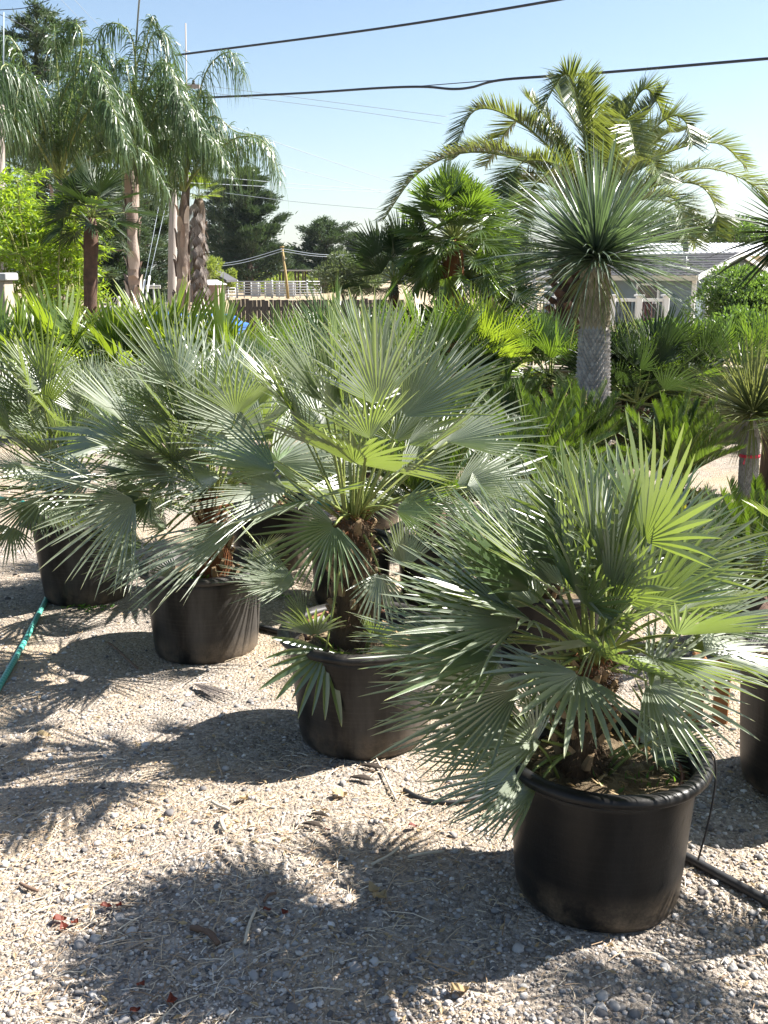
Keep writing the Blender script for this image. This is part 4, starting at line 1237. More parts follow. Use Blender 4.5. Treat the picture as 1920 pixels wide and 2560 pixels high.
# ================================================================ trees far behind
cyp = lambda t: (min(1, t / 0.25 + 0.35)) * (1 - t) ** 0.55
conifer('conifer_tree', 'tall dark conifer standing behind the left queen palm', 'conifer', at(140, 690, 44) * (1, 1, 0), 12.1, 4.6, 'conifer', 80, 700, 0.24, 0.2, lambda t: min(1, t / .2 + .5) * (1 - t) ** .45, r=.3, wd=.3)
p = at(622, 690, 88)
conifer('cypress_tree', 'broad dark cypress beyond the corral with ragged right edge', 'cypress', p * (1, 1, 0), 10.2, 3.4, 'conifer', 64, 720, 0.36, 0.6, lambda t: (1 - t) ** 0.5 * min(1, t / .12 + .55), r=.5, start=.1, wd=.35)
conifer('cypress_tree', 'dark cypress directly left of the pale utility pole', 'cypress', at(355, 690, 54) * (1, 1, 0), 7.4, 2.6, 'conifer', 70, 640, 0.26, 0.3, cyp, r=.3, start=.02)
conifer('cypress_tree', 'dark cypress filling the gap between the bamboo and the middle queen palm', 'cypress', at(285, 690, 50) * (1, 1, 0), 6.4, 2.8, 'conifer', 64, 640, 0.26, 0.3, cyp, r=.3, start=.02)
conifer('cypress_tree', 'dull green tree behind the dead skirted palm', 'cypress', at(560, 690, 105) * (1, 1, 0), 11.0, 4.0, 'conifer_b', 70, 260, 0.4, 0.4, cyp, r=.4, start=.05)
conifer('cypress_tree', 'flat topped dark cypress right of the yellow post', 'cypress', at(810, 690, 100) * (1, 1, 0), 6.6, 3.2, 'conifer', 60, 320, 0.34, 0.4, lambda t: 0.5 + 0.6 * t if t < .75 else (1 - t) ** .5 * 1.8, r=.35, start=.2)
conifer('cypress_tree', 'small dark cypress in front of the hill beside the yellow post', 'cypress', at(738, 690, 112) * (1, 1, 0), 4.4, 2.2, 'conifer', 40, 220, 0.34, 0.4, cyp, r=.3, start=.15)
conifer('cypress_tree', 'hazy grey green tree left of the fan leaved palm with the red trunk', 'cypress', at(890, 690, 150) * (1, 1, 0), 7.5, 3.6, 'conifer_b', 50, 260, 0.5, 0.4, cyp, r=.4, start=.05)
conifer('cypress_tree', 'hazy far tree showing between the date palm fronds and the dusty shrub', 'cypress', at(940, 690, 170) * (1, 1, 0), 8.5, 3.8, 'conifer_b', 50, 260, 0.5, 0.4, cyp, r=.4, start=.05)
bush('tree', 'leafy tree behind the white roof', 'tree', at(1690, 700, 80) * (1, 1, 0), at(1690, 590, 80), (3.2, 2.5, 2.0), 'olive', 5000, 0.3, bark='bark')
bush('tree', 'dark leafy tree at the far right behind the white roof', 'tree', at(1850, 700, 84) * (1, 1, 0), at(1850, 590, 84), (3.6, 2.5, 1.7), 'broadleaf', 4500, 0.3)
bush('tree', 'leafy tree behind the date palm, left of the white roof', 'tree', at(1530, 700, 78) * (1, 1, 0), at(1530, 610, 78), (2.6, 2.5, 1.6), 'olive', 3500, 0.3)
bush('tree', 'grey green tree behind the red trunked palm', 'tree', at(1280, 700, 60) * (1, 1, 0), at(1290, 660, 60), (2.2, 2.0, 1.8), 'olive', 4500, 0.22)
bush('shrub', 'dusty grey green shrub at the right end of the white corral', 'shrub', at(865, 700, 44) * (1, 1, 0), at(868, 692, 44), (1.55, 1.2, 0.95), 'olive', 5200, 0.16)
bush('shrub', 'round glossy shrub in front of the grey blue house', 'shrub', np.array((at(1850, 800, 19)[0], 19, -.9)), at(1862, 768, 19), (0.82, 0.8, 0.74), 'broadleaf', 14000, 0.075, inner=.6, lumps=26, stems=4)
bush('shrub', 'dark leafy shrub in the gap left of the scaly trunk', 'shrub', at(1235, 900, 12.8) * (1, 1, 0), at(1235, 690, 12.8), (.42, .4, .62), 'broadleaf', 5200, 0.07)
bush('shrub', 'low dark leafy shrub behind the wall below the white railing', 'shrub', at(1300, 900, 12.2) * (1, 1, 0), at(1310, 850, 12.2), (.5, .35, .32), 'broadleaf', 4200, 0.065)
bush('shrub', 'low dark leafy shrub behind the wall at the right edge', 'shrub', at(1850, 900, 11.6) * (1, 1, 0), at(1850, 850, 11.6), (.55, .35, .36), 'broadleaf', 4200, 0.065)
bush('shrub', 'low dark leafy shrub behind the wall right of the scaly trunk', 'shrub', at(1640, 900, 11.8) * (1, 1, 0), at(1640, 860, 11.8), (.7, .35, .3), 'broadleaf', 4600, 0.065)
bush('shrub', 'dark leafy shrub behind the wall below the shaggy red trunk', 'shrub', at(1060, 900, 12.4) * (1, 1, 0), at(1060, 830, 12.4), (.8, .4, .34), 'broadleaf', 5200, 0.065)
bush('shrub', 'yellow green shrub beside the pinkish shed roof', 'shrub', at(500, 700, 62) * (1, 1, 0), at(505, 668, 62), (1.2, 1, 0.75), 'limegreen', 2600, 0.2)
bush('shrub', 'small yellow green shrub at the left end of the white corral', 'shrub', at(566, 720, 72) * (1, 1, 0), at(566, 700, 72), (0.75, .7, 0.75), 'limegreen', 1600, 0.2)
bush('shrub', 'dark low shrub behind the street sign', 'shrub', at(345, 760, 48) * (1, 1, 0), at(350, 725, 48), (1.6, 1, 1.0), 'conifer', 4200, 0.16)

# a broken line of far trees along the horizon
fm = MB(); ft = MB()
n = 26000
xx = RNG.uniform(-260, 260, n); cl = np.sin(xx * .11) + .7 * np.sin(xx * .27 + 1) + .5 * np.sin(xx * .61)
P = np.stack([xx, 330 + RNG.normal(0, 8, n), RNG.uniform(0, 1, n) ** 1.3 * (5 + 2.2 * cl)], -1)
leafcloud(fm, P, RNG.normal(0, 0.6, (n, 3)) + (0, 0, .6), 2.0, 0.5)
tag(fm.build('far_trees', M['conifer_b'], None, False), 'far line of trees along the horizon', 'trees', kind='stuff')

# old fan palm with a hanging skirt of dead leaves
p = at(497, 700, 48); tp = at(497, 490, 48)
sk = back_palm('skirted_palm', 'tall fan palm with shaggy grey skirt of dead leaves behind the second peeling trunk', 'palm', p * (1, 1, 0), tp, 14, 'yellow_fan', R=.7, lp=.5, nl=16, el=(-5, 80), r0=.32, r1=.26, trunk='bark', boots=10, hair=0, bw=.12, wm=1.1)
me = MB(); fan_blade(me, (0, 0, 0), (0, 0, -1), (1, 0, .1), .62, math.radians(38), 12, cup=.1, droop=0, wmul=1.2); dm = me.mesh('dead_leaf', M['bark_grey'], False)
for k in range(60):
    t = .12 + .8 * k / 60; a = k * 2.4
    q = np.array((math.cos(a) * .3, math.sin(a) * .3, tp[2] * t + .3))
    share('dead_leaf', dm, sk, q, (RNG.normal(0, .2), RNG.uniform(-.5, -.05), a), (1, 1, RNG.uniform(.8, 1.2)))

# ================================================================ bamboo and palms at the left
bb = at(105, 850, 15) * (1, 1, 0)
bam = thing('bamboo', 'bright yellow green bamboo clump at the left behind the fan leaves', 'bamboo', bb)
cb = MB(); lb = MB()
LP = []; LD = []
for k in range(70):
    x = at(RNG.uniform(-60, 245), 800, 15)[0]; y = 15 + RNG.normal(0, .45)
    pxx = (x * FPX / 15) + 960
    hmax = 1.65 + 15 / FPX * (690 - np.interp(pxx, [-60, 20, 60, 100, 160, 230, 280], [470, 440, 425, 450, 500, 505, 640]))
    h = hmax * RNG.uniform(.72, 1.04)
    ln = RNG.normal(0, .22, 2)
    pts = spline([(x, y, 0), (x + ln[0] * .3, y + ln[1] * .3, h * .6), (x + ln[0], y + ln[1], h * .92), (x + ln[0] * 1.7, y + ln[1] * 1.7, h * .94)], 12)
    cb.tube(pts, np.linspace(.014, .004, 12), 5, .5, 0, False)
    for m in range(26):
        t = RNG.uniform(.15, 1); i = min(10, int(t * 11)); f = t * 11 - i
        p = pts[i] * (1 - f) + pts[i + 1] * f
        a = RNG.uniform(0, 2 * PI); o = np.array((math.cos(a), math.sin(a), RNG.uniform(-.1, .5)))
        e = p + o * RNG.uniform(.1, .34)
        cb.tube([p, e], .0025, 3, .5, 0, False)
        nl = 11
        tt = RNG.uniform(.3, 1.05, nl)[:, None]
        LP.append(p * (1 - tt) + e * tt); LD.append(norm(o + RNG.normal(0, .55, (nl, 3)) + (0, 0, -.25)))
leafcloud(lb, np.vstack(LP), np.vstack(LD), .125, .17, bend=.5)
cb.build('canes', M['cane'], bam); lb.build('crown', M['bamboo'], bam, False)

def queen(label, px_base, px_top, Y, fronds, nrand, seedlen=2.4, r=.15, el=(15, 85), trunk='queen_trunk', sheath=True, top_w=1.0, nleaf=112, ll=.70, drop=1.0):
    a = at(px_base[0], px_base[1], Y); tp = at(px_top[0], px_top[1], Y)
    base = np.array((a[0], Y, 0.0))
    root = thing('queen_palm', label, 'queen palm', base)
    n = 26
    pts = spline([base - (0, 0, .1), base * .6 + tp * .4 + RNG.normal(0, .03, 3) * (1, 0, 0), tp], n)
    rr = np.linspace(r, r * .8, n) * (1 + .07 * np.sin(np.arange(n) * 1.7) + RNG.normal(0, .03, n)); rr[-3:] *= (.8, .6, .45)
    mb = MB(); mb.tube(pts, rr, 14, RNG.random(n).repeat(14)); tr = mb.build('trunk', M[trunk], root)
    if sheath:
        # dry sheaths peeling off the trunk, one above the other
        for k in range(30):
            t = .06 + .9 * k / 30; i = int(t * (n - 1)); a0 = k * 2.39996 + RNG.normal(0, .4); hh = RNG.uniform(.18, .5); ww = RNG.uniform(.35, .85)
            vs = []
            for z, w, o in ((0, .9, .012), (.4, 1.0, .02), (.75, .75, .03), (1.0, .35, .06)):
                for s in (-1, -.33, .33, 1):
                    th = a0 + s * w * ww + .25 * z * (k % 3 - 1)
                    R = rr[i] * 1.03 + o + (.02 if abs(s) == 1 else 0)
                    vs.append(pts[i] + np.array((math.cos(th) * R, math.sin(th) * R, z * hh)))
            q = [(L * 4 + j, L * 4 + j + 1, L * 4 + 5 + j, L * 4 + 4 + j) for L in range(3) for j in range(3)]
            me = MB(); me.add(np.array(vs), np.array(q), RNG.random()); me.build('leaf_sheath', M['queen_sheath'], tr)
    def fr(P, d=drop, L=ll, vee=.1):
        mb = MB()
        rach = spline(P, 22)
        feather(mb, rach, nleaf, L * RNG.uniform(.75, 1.15), .021, vee=vee, droop=d, sweep=.5, seg=4, start=.16, jit=.6, stalk_r=.028, taper=.6, endl=.6)
        mb.build('frond', [M['queen'], M['petiole']], root, False)
    for f in fronds:
        fr([tp] + [at(x, y, Y + dy) for x, y, dy in f])
    for k in range(nrand):
        e = math.radians(el[0] + (el[1] - el[0]) * (k + .5) / nrand); a0 = k * 2.39996 + RNG.normal(0, .3)
        L = seedlen * RNG.uniform(.8, 1.1)
        o = np.array((math.cos(a0), math.sin(a0), 0))
        p1 = tp + o * L * .33 * math.cos(e) + np.array((0, 0, L * .42 * (math.sin(e) + .15)))
        p2 = tp + o * L * (.28 + .4 * math.cos(e)) + np.array((0, 0, L * (.72 * math.sin(e) + .02)))
        p3 = tp + o * L * (.45 + .45 * math.cos(e)) + np.array((0, 0, L * (.72 * math.sin(e) - .30)))
        fr([tp, p1, p2, p3])
    return root
queen('tall queen palm with pale peeling trunk, middle of the three', (338, 850), (328, 425), 22.5,
      [[(340, 250, 0), (330, 95, -.2), (270, 60, -.3), (215, 140, -.3)], [(350, 240, .1), (380, 90, .3), (420, 95, .3), (445, 200, .4)],
       [(300, 380, -.3), (255, 345, -.6), (215, 400, -.8), (208, 470, -.9)], [(335, 200, 0), (372, 75, 0), (380, 40, 0)],
       [(300, 300, .2), (260, 180, .3), (200, 130, .3), (165, 230, .4)], [(370, 390, -.2), (420, 350, -.4), (445, 420, -.5)],
       [(360, 330, -.3), (410, 210, -.6), (450, 250, -.7), (462, 360, -.8)], [(330, 260, -.5), (310, 150, -.9), (280, 190, -1.1), (265, 300, -1.2)]], 14, 2.9)
queen('queen palm right of the pale utility pole with two long fronds arching to the right', (457, 850), (460, 480), 24.0,
      [[(500, 420, -.2), (590, 345, -.4), (665, 360, -.5), (705, 455, -.6)], [(480, 370, 0), (530, 290, .1), (590, 330, .2), (660, 345, .3), (690, 400, .3)],
       [(480, 330, 0), (515, 180, 0), (575, 130, .1), (612, 190, .1)], [(455, 350, .2), (440, 200, .3), (400, 150, .5), (370, 250, .6)],
       [(480, 360, .3), (500, 230, .6), (530, 260, .8)], [(440, 440, -.2), (400, 400, -.5), (350, 410, -.6), (310, 470, -.7)],
       [(440, 460, .2), (410, 440, .5), (385, 490, .6)]], 7, 2.3, r=.15, el=(45, 85))
queen('queen palm at the left with brown trunk half hidden by the bamboo', (150, 850), (148, 450), 20.5,
      [[(150, 300, 0), (140, 130, 0), (135, 60, 0)], [(130, 330, 0), (75, 180, -.2), (20, 90, -.3), (-20, 130, -.3)],
       [(160, 320, .1), (205, 110, .2), (180, 60, .2), (135, 130, .2)], [(120, 380, -.2), (60, 270, -.5), (5, 250, -.6), (-20, 330, -.6)],
       [(175, 330, -.3), (230, 200, -.5), (270, 220, -.6), (285, 330, -.7)], [(160, 330, .5), (215, 200, .9), (255, 120, 1.1), (285, 180, 1.2)]], 14, 2.9, r=.15, trunk='bark_grey', sheath=True)

back_palm('windmill_palm', 'dark windmill palm with shaggy brown trunk in front of the bamboo', 'palm', at(214, 850, 14.0) * (1, 1, 0), at(228, 545, 14.0), 24, 'dark_fan', R=.46, lp=.36, nl=26, el=(-35, 75), r0=.085, r1=.10, trunk='boot_dark', boots=10, hair=500, bw=.05, spread=95, droop=.1)

# ================================================================ hedge of fan palms along the wall
for k, (px, py, Y, s, lb) in enumerate((
        (20, 960, 10.85, .62, 'sunlit fan palm behind the wall at the left edge'),
        (150, 950, 10.9, .66, 'sunlit fan palm behind the wall below the bamboo'),
        (300, 960, 10.9, .60, 'yellow green fan palm below the beige pillar with the wide cap'),
        (425, 940, 11.2, .66, 'yellow green fan palm in front of the pale utility pole'),
        (560, 955, 11.0, .62, 'yellow green fan palm in front of the right hand blue bins'))):
    c = at(px, py, Y)
    back_palm('fan_palm', lb, 'fan palm', c * (1, 1, 0), c, 17, 'yellow_fan', R=s + .06, lp=.36, nl=17, el=(-35, 80), r0=.08, r1=.07, spread=60, fuse=.42, group='sunny fan palms behind the wall', droop=.05, wm=1.25)
for k, (px, py, Y, s, lf, lb) in enumerate((
        (850, 925, 8.8, .42, 'green_fan', 'bright fan palm directly behind the tallest potted fan palm'),
        (965, 960, 9.3, .40, 'yellow_fan', 'bright fan palm below the red trunked palm'),
        (1085, 940, 8.6, .42, 'green_fan', 'bright fan palm with leaves reaching towards the scaly trunk'),
        (1205, 930, 9.4, .42, 'yellow_fan', 'sunny fan palm left of the beige wall patch'),
        (700, 985, 9.6, .38, 'green_fan', 'green fan palm behind the white topped leaves'),
        (1370, 955, 9.6, .38, 'green_fan', 'green fan palm just left of the scaly grey trunk'),
        (1575, 1000, 9.5, .40, 'green_fan', 'green fan palm just right of the scaly grey trunk'),
        (1675, 985, 9.8, .40, 'green_fan', 'green fan palm below the round glossy shrub'),
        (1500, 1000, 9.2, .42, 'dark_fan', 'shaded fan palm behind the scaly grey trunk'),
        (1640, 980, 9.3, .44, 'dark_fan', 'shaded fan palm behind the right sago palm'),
        (1775, 985, 10.0, .40, 'green_fan', 'green fan palm behind the small ribboned yucca'),
        (1895, 960, 10.1, .42, 'green_fan', 'green fan palm at the right edge behind the ribboned yucca'),
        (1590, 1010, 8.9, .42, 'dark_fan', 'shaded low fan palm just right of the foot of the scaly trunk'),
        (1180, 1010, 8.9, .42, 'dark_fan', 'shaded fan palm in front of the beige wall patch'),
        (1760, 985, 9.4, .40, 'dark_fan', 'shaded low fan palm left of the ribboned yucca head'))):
    c = at(px, py, Y)
    back_palm('fan_palm', lb, 'fan palm', c * (1, 1, 0), c, 20, lf, R=s, lp=.36, nl=20, el=(-25, 82), r0=.08, r1=.07, spread=68, group='fan palms along the wall', droop=.05, wm=1.1, fuse=.36)

back_palm('fan_palm', 'tall fan palm with shaggy red trunk and round crown', 'fan palm', at(1122, 950, 11.5) * (1, 1, 0), at(1135, 600, 11.5), 105, 'green_fan', R=.36, lp=.42, nl=20, el=(-55, 85), r0=.13, r1=.12, trunk='fibre', boots=26, hair=900, spread=85, bw=.06, droop=.12)
back_palm('fan_palm', 'low dark fan palm left of the shaggy red trunk', 'fan palm', at(985, 950, 11.9) * (1, 1, 0), at(985, 705, 11.9), 22, 'dark_fan', R=.42, lp=.36, nl=26, el=(-20, 80), spread=80)
back_palm('fan_palm', 'low dark fan palm right of the shaggy red trunk', 'fan palm', at(1230, 950, 12.1) * (1, 1, 0), at(1225, 715, 12.1), 22, 'dark_fan', R=.42, lp=.36, nl=26, el=(-25, 70), spread=80)

# ================================================================ date palm
dy = 13.5
dbase = at(1432, 950, dy) * (1, 1, 0); dtop = at(1490, 545, dy)
DATE_EXTRA = 5
date = thing('date_palm', 'large date palm with arching feather fronds behind the blue yucca', 'date palm', dbase)
mb = MB(); dp = spline([dbase - (0, 0, .1), at(1430, 740, dy), at(1465, 640, dy), dtop], 16); mb.tube(dp, np.linspace(.24, .12, 16), 14); dtr = mb.build('trunk', M['boot_dark'], date)
bme = boot_mesh('date', M['boot_dark'], .17, .13, .07)
for k in range(84):
    t = .05 + .72 * k / 84; i = int(t * 15); a0 = k * 2.39996
    R = .21 - .07 * t
    p = dp[i] * (1 - (t * 15 - i)) + dp[i + 1] * (t * 15 - i) + np.array((math.cos(a0), math.sin(a0), 0)) * R - dbase
    share('leaf_base', bme, dtr, p, (RNG.normal(0, .08), RNG.uniform(.1, .3), a0), (1, 1, RNG.uniform(.85, 1.2)))
Fd = [ # through points (px, py, depth offset)
    [(1488, 400, .0), (1478, 280, -.05), (1466, 182, -.1)], [(1500, 420, .2), (1455, 300, .4), (1440, 215, .5)],
    [(1420, 390, .1), (1360, 290, .2), (1312, 238, .3)], [(1400, 400, -.1), (1290, 300, -.3), (1190, 275, -.4), (1135, 370, -.5)],
    [(1380, 440, .2), (1270, 380, .4), (1180, 370, .5), (1130, 400, .5)], [(1370, 430, -.3), (1190, 380, -.6), (1050, 430, -.8), (955, 555, -.9)],
    [(1530, 400, .0), (1610, 290, .1), (1660, 220, .15)], [(1560, 410, -.2), (1660, 300, -.4), (1710, 300, -.4), (1732, 365, -.5)],
    [(1590, 430, -.1), (1700, 370, -.2), (1800, 360, -.2), (1868, 420, -.2)], [(1620, 470, -.3), (1740, 460, -.5), (1790, 520, -.6), (1790, 590, -.7)],
    [(1520, 400, .3), (1540, 320, .5), (1556, 250, .6)], [(1620, 460, .2), (1760, 420, .4), (1880, 460, .5), (1930, 520, .5)],
    [(1420, 430, -.5), (1330, 400, -.8), (1285, 430, -1.0), (1270, 500, -1.1)], [(1390, 470, -.3), (1290, 450, -.6), (1230, 510, -.7)],
    [(1480, 380, .4), (1410, 260, .7), (1395, 200, .8)], [(1560, 440, -.6), (1620, 400, -1.0), (1660, 460, -1.2)],
    [(1400, 440, -.6), (1330, 470, -1.0), (1300, 580, -1.2)], [(1600, 500, -.4), (1690, 500, -.7), (1720, 600, -.9)], [(1580, 420, .5), (1650, 340, .8), (1700, 330, 1.0)], [(1590, 500, .2), (1700, 520, .4), (1740, 620, .5)], [(1400, 500, .3), (1280, 520, .5), (1200, 620, .6)]]
for k in range(DATE_EXTRA):
    e = math.radians(RNG.uniform(35, 82)); a0 = k * 2.39996; L_ = RNG.uniform(1.8, 2.3); o = np.array((math.cos(a0), math.sin(a0), 0))
    Fd.append([dtop + o * L_ * .35 * math.cos(e) + (0, 0, L_ * (.38 * math.sin(e) + .12)), dtop + o * L_ * .75 * math.cos(e) + (0, 0, L_ * (.72 * math.sin(e) + .08)), dtop + o * L_ * (math.cos(e) * .95 + .1) + (0, 0, L_ * (.8 * math.sin(e) - .22))])
for f in Fd:
    mb = MB(); rach = spline([dtop] + [q if isinstance(q, np.ndarray) else at(q[0], q[1], dy + q[2]) for q in f], 26)
    L = np.linalg.norm(np.diff(rach, axis=0), axis=1).sum()
    feather(mb, rach, int(L * 66), .42, .018, vee=.36, droop=.06, sweep=.62, seg=4, start=.10, jit=.10, stalk_r=.018, taper=.6, endl=.55)
    mb.build('frond', [M['phoenix'], M['petiole']], date, False)

# ================================================================ blue yucca with scaly trunk
yy = 8.0
yb = at(1483, 1205, yy); yb[2] = 0; yt = at(1488, 668, yy)
yuc = thing('yucca', 'tall blue green yucca with grey scaly trunk in the middle right', 'yucca', yb)
ypts = spline([yb - (0, 0, .05), at(1483, 960, yy), at(1487, 800, yy), yt], 30)
zs = ypts[:, 2]
rad = np.interp(zs, [0, at(0, 960, yy)[2], at(0, 840, yy)[2], at(0, 780, yy)[2], yt[2]], [.135, .120, .110, .102, .108])
mb = MB(); mb.tube(ypts, rad, 18); ytr = mb.build('trunk', M['yucca_scale'], yuc)
def scales(pts, rad, z0, z1, rows, around, mat, parent, out=.010, h=1.5):
    mb = MB(); vs = []; fs = []; tn = []
    for k in range(rows):
        z = z0 + (z1 - z0) * k / rows; dz = (z1 - z0) / rows * h
        c = np.array([np.interp(z, pts[:, 2], pts[:, i]) for i in range(3)]); R = np.interp(z, pts[:, 2], rad)
        for m in range(around):
            a = (m + .5 * (k % 2)) * 2 * PI / around + RNG.normal(0, .01); w = PI / around * .98
            b = len(vs); o = out * RNG.uniform(.7, 1.3)
            for th, rr_, q in ((a - w, R + .001, 0), (a + w, R + .001, 0), (a, R + o, dz * .45), (a, R + .001, -dz * .55), (a, R + .002, dz * .75)):
                vs.append(c + np.array((math.cos(th) * rr_, math.sin(th) * rr_, q)))
            fs += [(b + 3, b + 1, b + 2), (b + 3, b + 2, b), (b, b + 2, b + 4), (b + 2, b + 1, b + 4)]
            tn += [RNG.random()] * 5
    mb.add(np.array(vs), np.array(fs), np.array(tn))
    return tag(mb.build('bark_scales', M[mat], parent, False), kind='stuff')
zsplit = at(0, 812, yy)[2]
scales(ypts, rad, .1, zsplit - .03, 38, 22, 'yucca_scale', ytr, .020, 1.35)
scales(ypts, rad, zsplit, yt[2] - .02, 14, 22, 'yucca_scale_tan', ytr, .016, 2.2)
mb = MB()
for k in range(70):
    a = k * 2.4; R = float(np.interp(zsplit, zs, rad)) + .002
    p = np.array((ypts[0][0], yy, zsplit - .02)) + (math.cos(a) * R, math.sin(a) * R, RNG.normal(0, .012))
    mb.add(p + norm(RNG.normal(0, 1, (4, 3))) * .012, np.array([(0, 1, 2), (0, 2, 3), (0, 3, 1), (1, 3, 2)]), RNG.random())
tag(mb.build('tan_collar', M['yucca_scale_tan'], ytr, False), kind='stuff')
mb = MB(); rosette(mb, yt + (0, 0, .06), 800, 1.02, .018, (-14, 89), .12, r=.05, power=.8)
mb.build('crown', M['yucca'], yuc, False)
mb = MB(); rosette(mb, yt + (0, 0, .0), 46, .42, .017, (-75, -30), .4, r=.09)
mb.build('hanging_blades', M['yucca_y'], yuc, False)

# small yucca with pink ribbon at the right
y2 = 6.5
b2 = on_ground(1868, 1262); b2[2] = 0; y2 = b2[1]; t2 = at(1880, 1045, y2)
yu2 = thing('yucca', 'small yellow edged yucca with a pink ribbon round its trunk at the right', 'yucca', b2)
p2 = spline([b2 - (0, 0, .05), b2 * .5 + t2 * .5 + (-.004, 0, 0), t2], 24); r2 = np.linspace(.068, .060, 24)
mb = MB(); mb.tube(p2, r2, 16); tr2 = mb.build('trunk', M['yucca_scale'], yu2)
scales(p2, r2, .02, t2[2] - .02, 44, 24, 'yucca_scale', tr2, .008)
mb = MB(); rosette(mb, t2 + (0, 0, .03), 540, .66, .011, (-18, 89), .05, r=.03, power=.75); mb.build('crown', M['yucca_y'], yu2, False)
mb = MB(); rosette(mb, t2, 40, .3, .012, (-75, -25), .35, r=.05); mb.build('hanging_blades', M['yucca_y'], yu2, False)
rb = at(1873, 1138, y2); c = np.array([np.interp(rb[2], p2[:, 2], p2[:, i]) for i in range(3)])
mb = MB(); mb.lathe([(.0745, -.012), (.0765, -.011), (.077, .010), (.0755, .012), (.0735, .0)], c, 28)
mb.add(c + np.array([(-.05, -.058, .01), (-.055, -.075, .0), (-.075, -.085, -.05), (-.06, -.08, -.055)]), np.array([(0, 1, 2, 3)]))
mb.build('ribbon', M['ribbon'], yu2)

# stiff dark yucca at the right edge
rp = at(1985, 585, 7.6)
ry_ = thing('spiky_yucca', 'dark broad bladed yucca reaching in from the right edge', 'yucca', rp * (1, 1, 0))
mb = MB(); mb.tube([rp * (1, 1, 0), rp], [.1, .07], 12); mb.build('trunk', M['bark'], ry_)
mb = MB(); rosette(mb, rp, 150, .64, .042, (-40, 88), .06, r=.03); mb.build('crown', M['dark_fan'], ry_, False)

# ================================================================ sago palms
def sago(label, px, py, Y, n, L, leaf='cycad', el=(15, 78), pot=True, pot_r=.2, ll=.105, extra_dead=False, az=None, arch=.5):
    c = at(px, py, Y)
    base = np.array((c[0], c[1], 0.0))
    if pot:
        make_pot('pot under the ' + label, base, pot_r * .85, pot_r, max(.2, c[2] - .1), 'pot', 'pots of the sago palms', seg=36)
    root = thing('sago_palm', label, 'sago palm', base + (0, 0, 0), 'sago palms')
    mb = MB(); mb.tube([base + (0, 0, max(.02, c[2] - .22)), c], [.1, .06], 12); mb.build('trunk', M['boot_dark'], root)
    for k in range(n):
        e = math.radians(el[0] + (el[1] - el[0]) * (k + .5) / n + RNG.normal(0, 4)); a = k * 2.39996 + RNG.normal(0, .2)
        if az: a = math.radians(RNG.uniform(*az))
        o = np.array((math.cos(a), math.sin(a), 0)); l_ = L * RNG.uniform(.85, 1.1)
        ca, sa = math.cos(e), math.sin(e)
        pts = bez(c + o * .03, c + o * l_ * .5 * ca + np.array((0, 0, l_ * .55 * sa)), c + o * l_ * (ca * .9 + .12) + np.array((0, 0, l_ * (sa - arch * .22 * ca))), 16)
        lf = leaf
        mb = MB(); feather(mb, pts, 66, ll, .0062, vee=.85, droop=.02, sweep=1.15, seg=3, start=.10, jit=.06, stalk_r=.008, taper=.45, endl=.45)
        fr = mb.build('frond', [M[lf], M['petiole']], root, False)
    if extra_dead:
        for a, e in ((1.9, 70), (2.4, 62), (1.2, 75)):
            o = np.array((math.cos(a), math.sin(a), 0)); l_ = L * .95; e = math.radians(e)
            pts = bez(c, c + np.array((0, 0, .3)), c + o * l_ * math.cos(e) + np.array((0, 0, l_ * math.sin(e))), 14)
            mb = MB(); feather(mb, pts, 46, .08, .009, vee=-.2, droop=.5, sweep=.1, seg=3, start=.4, stalk_r=.006)
            f = mb.build('frond', [M['dead_leaf'], M['dead_leaf']], root, False); f['label'] = 'dry tan dead frond'
    return root
sago('dark green sago palm in front of the scaly trunk', 1440, 1195, 6.9, 58, .66, el=(30, 86), extra_dead=True)
sago('dark green sago palm left of the ribboned yucca', 1680, 1205, 6.7, 54, .58, el=(28, 86))
sago('shaded sago palm against the beige wall', 1265, 1120, 8.0, 34, .66, el=(20, 85))
sago('yellow green sago palm between the two nearest fan palms', 1085, 1270, 5.0, 38, .72, el=(10, 80), pot_r=.19)
sago('dark sago palm between the yellow green one and the scaly trunk', 1330, 1215, 6.0, 34, .62, el=(15, 85))
sago('dark sago palm behind the tallest potted palm', 930, 1180, 6.6, 34, .7, el=(15, 85))
sago('sago palm at the right edge beside the near pot', 1885, 1490, 4.3, 34, .50, el=(25, 85))
sago('yellowing sago palm below the ribboned yucca', 1745, 1330, 5.4, 14, .42, 'cycad_y', el=(0, 40), pot=True)
sago('low sago palm behind the nearest fan palm', 1400, 1330, 4.9, 26, .5, 'cycad', el=(0, 70))

# ================================================================ the potted fan palms in front
def seat(px_l, px_r, py):
    f = on_ground((px_l + px_r) / 2, py); zc = f[1] * CP + CAM_H * SP
    w = (px_r - px_l) * zc / FPX
    return np.array((f[0] * (1 + w / 2 / f[1]), f[1] + w / 2, 0)), w / 2
pA, rA = seat(1262, 1700, 2345)
pB, rB = seat(745, 1075, 1905)
pC, rC = seat(388, 650, 1658)
pD, rD = seat(118, 322, 1520)
for p in (pA, pB, pC, pD): p[2] = float(gz(p[0], p[1])) - 0.004
make_pot('big black nursery pot in the right foreground with a shiny rolled rim', pA, .222, .252, .425, 'pot', 'black pots of the potted fan palms', rim=.024)
make_pot('dusty black nursery pot with tan splash marks, second from the front', pB, .232, .272, .425, 'pot_dusty', 'black pots of the potted fan palms', rim=.026)
make_pot('black nursery pot, third from the front, striped by leaf shadows', pC, .228, .262, .42, 'pot_dusty', 'black pots of the potted fan palms')
make_pot('black nursery pot furthest left beside the green hose', pD, .205, .25, .455, 'pot_dusty', 'black pots of the potted fan palms')
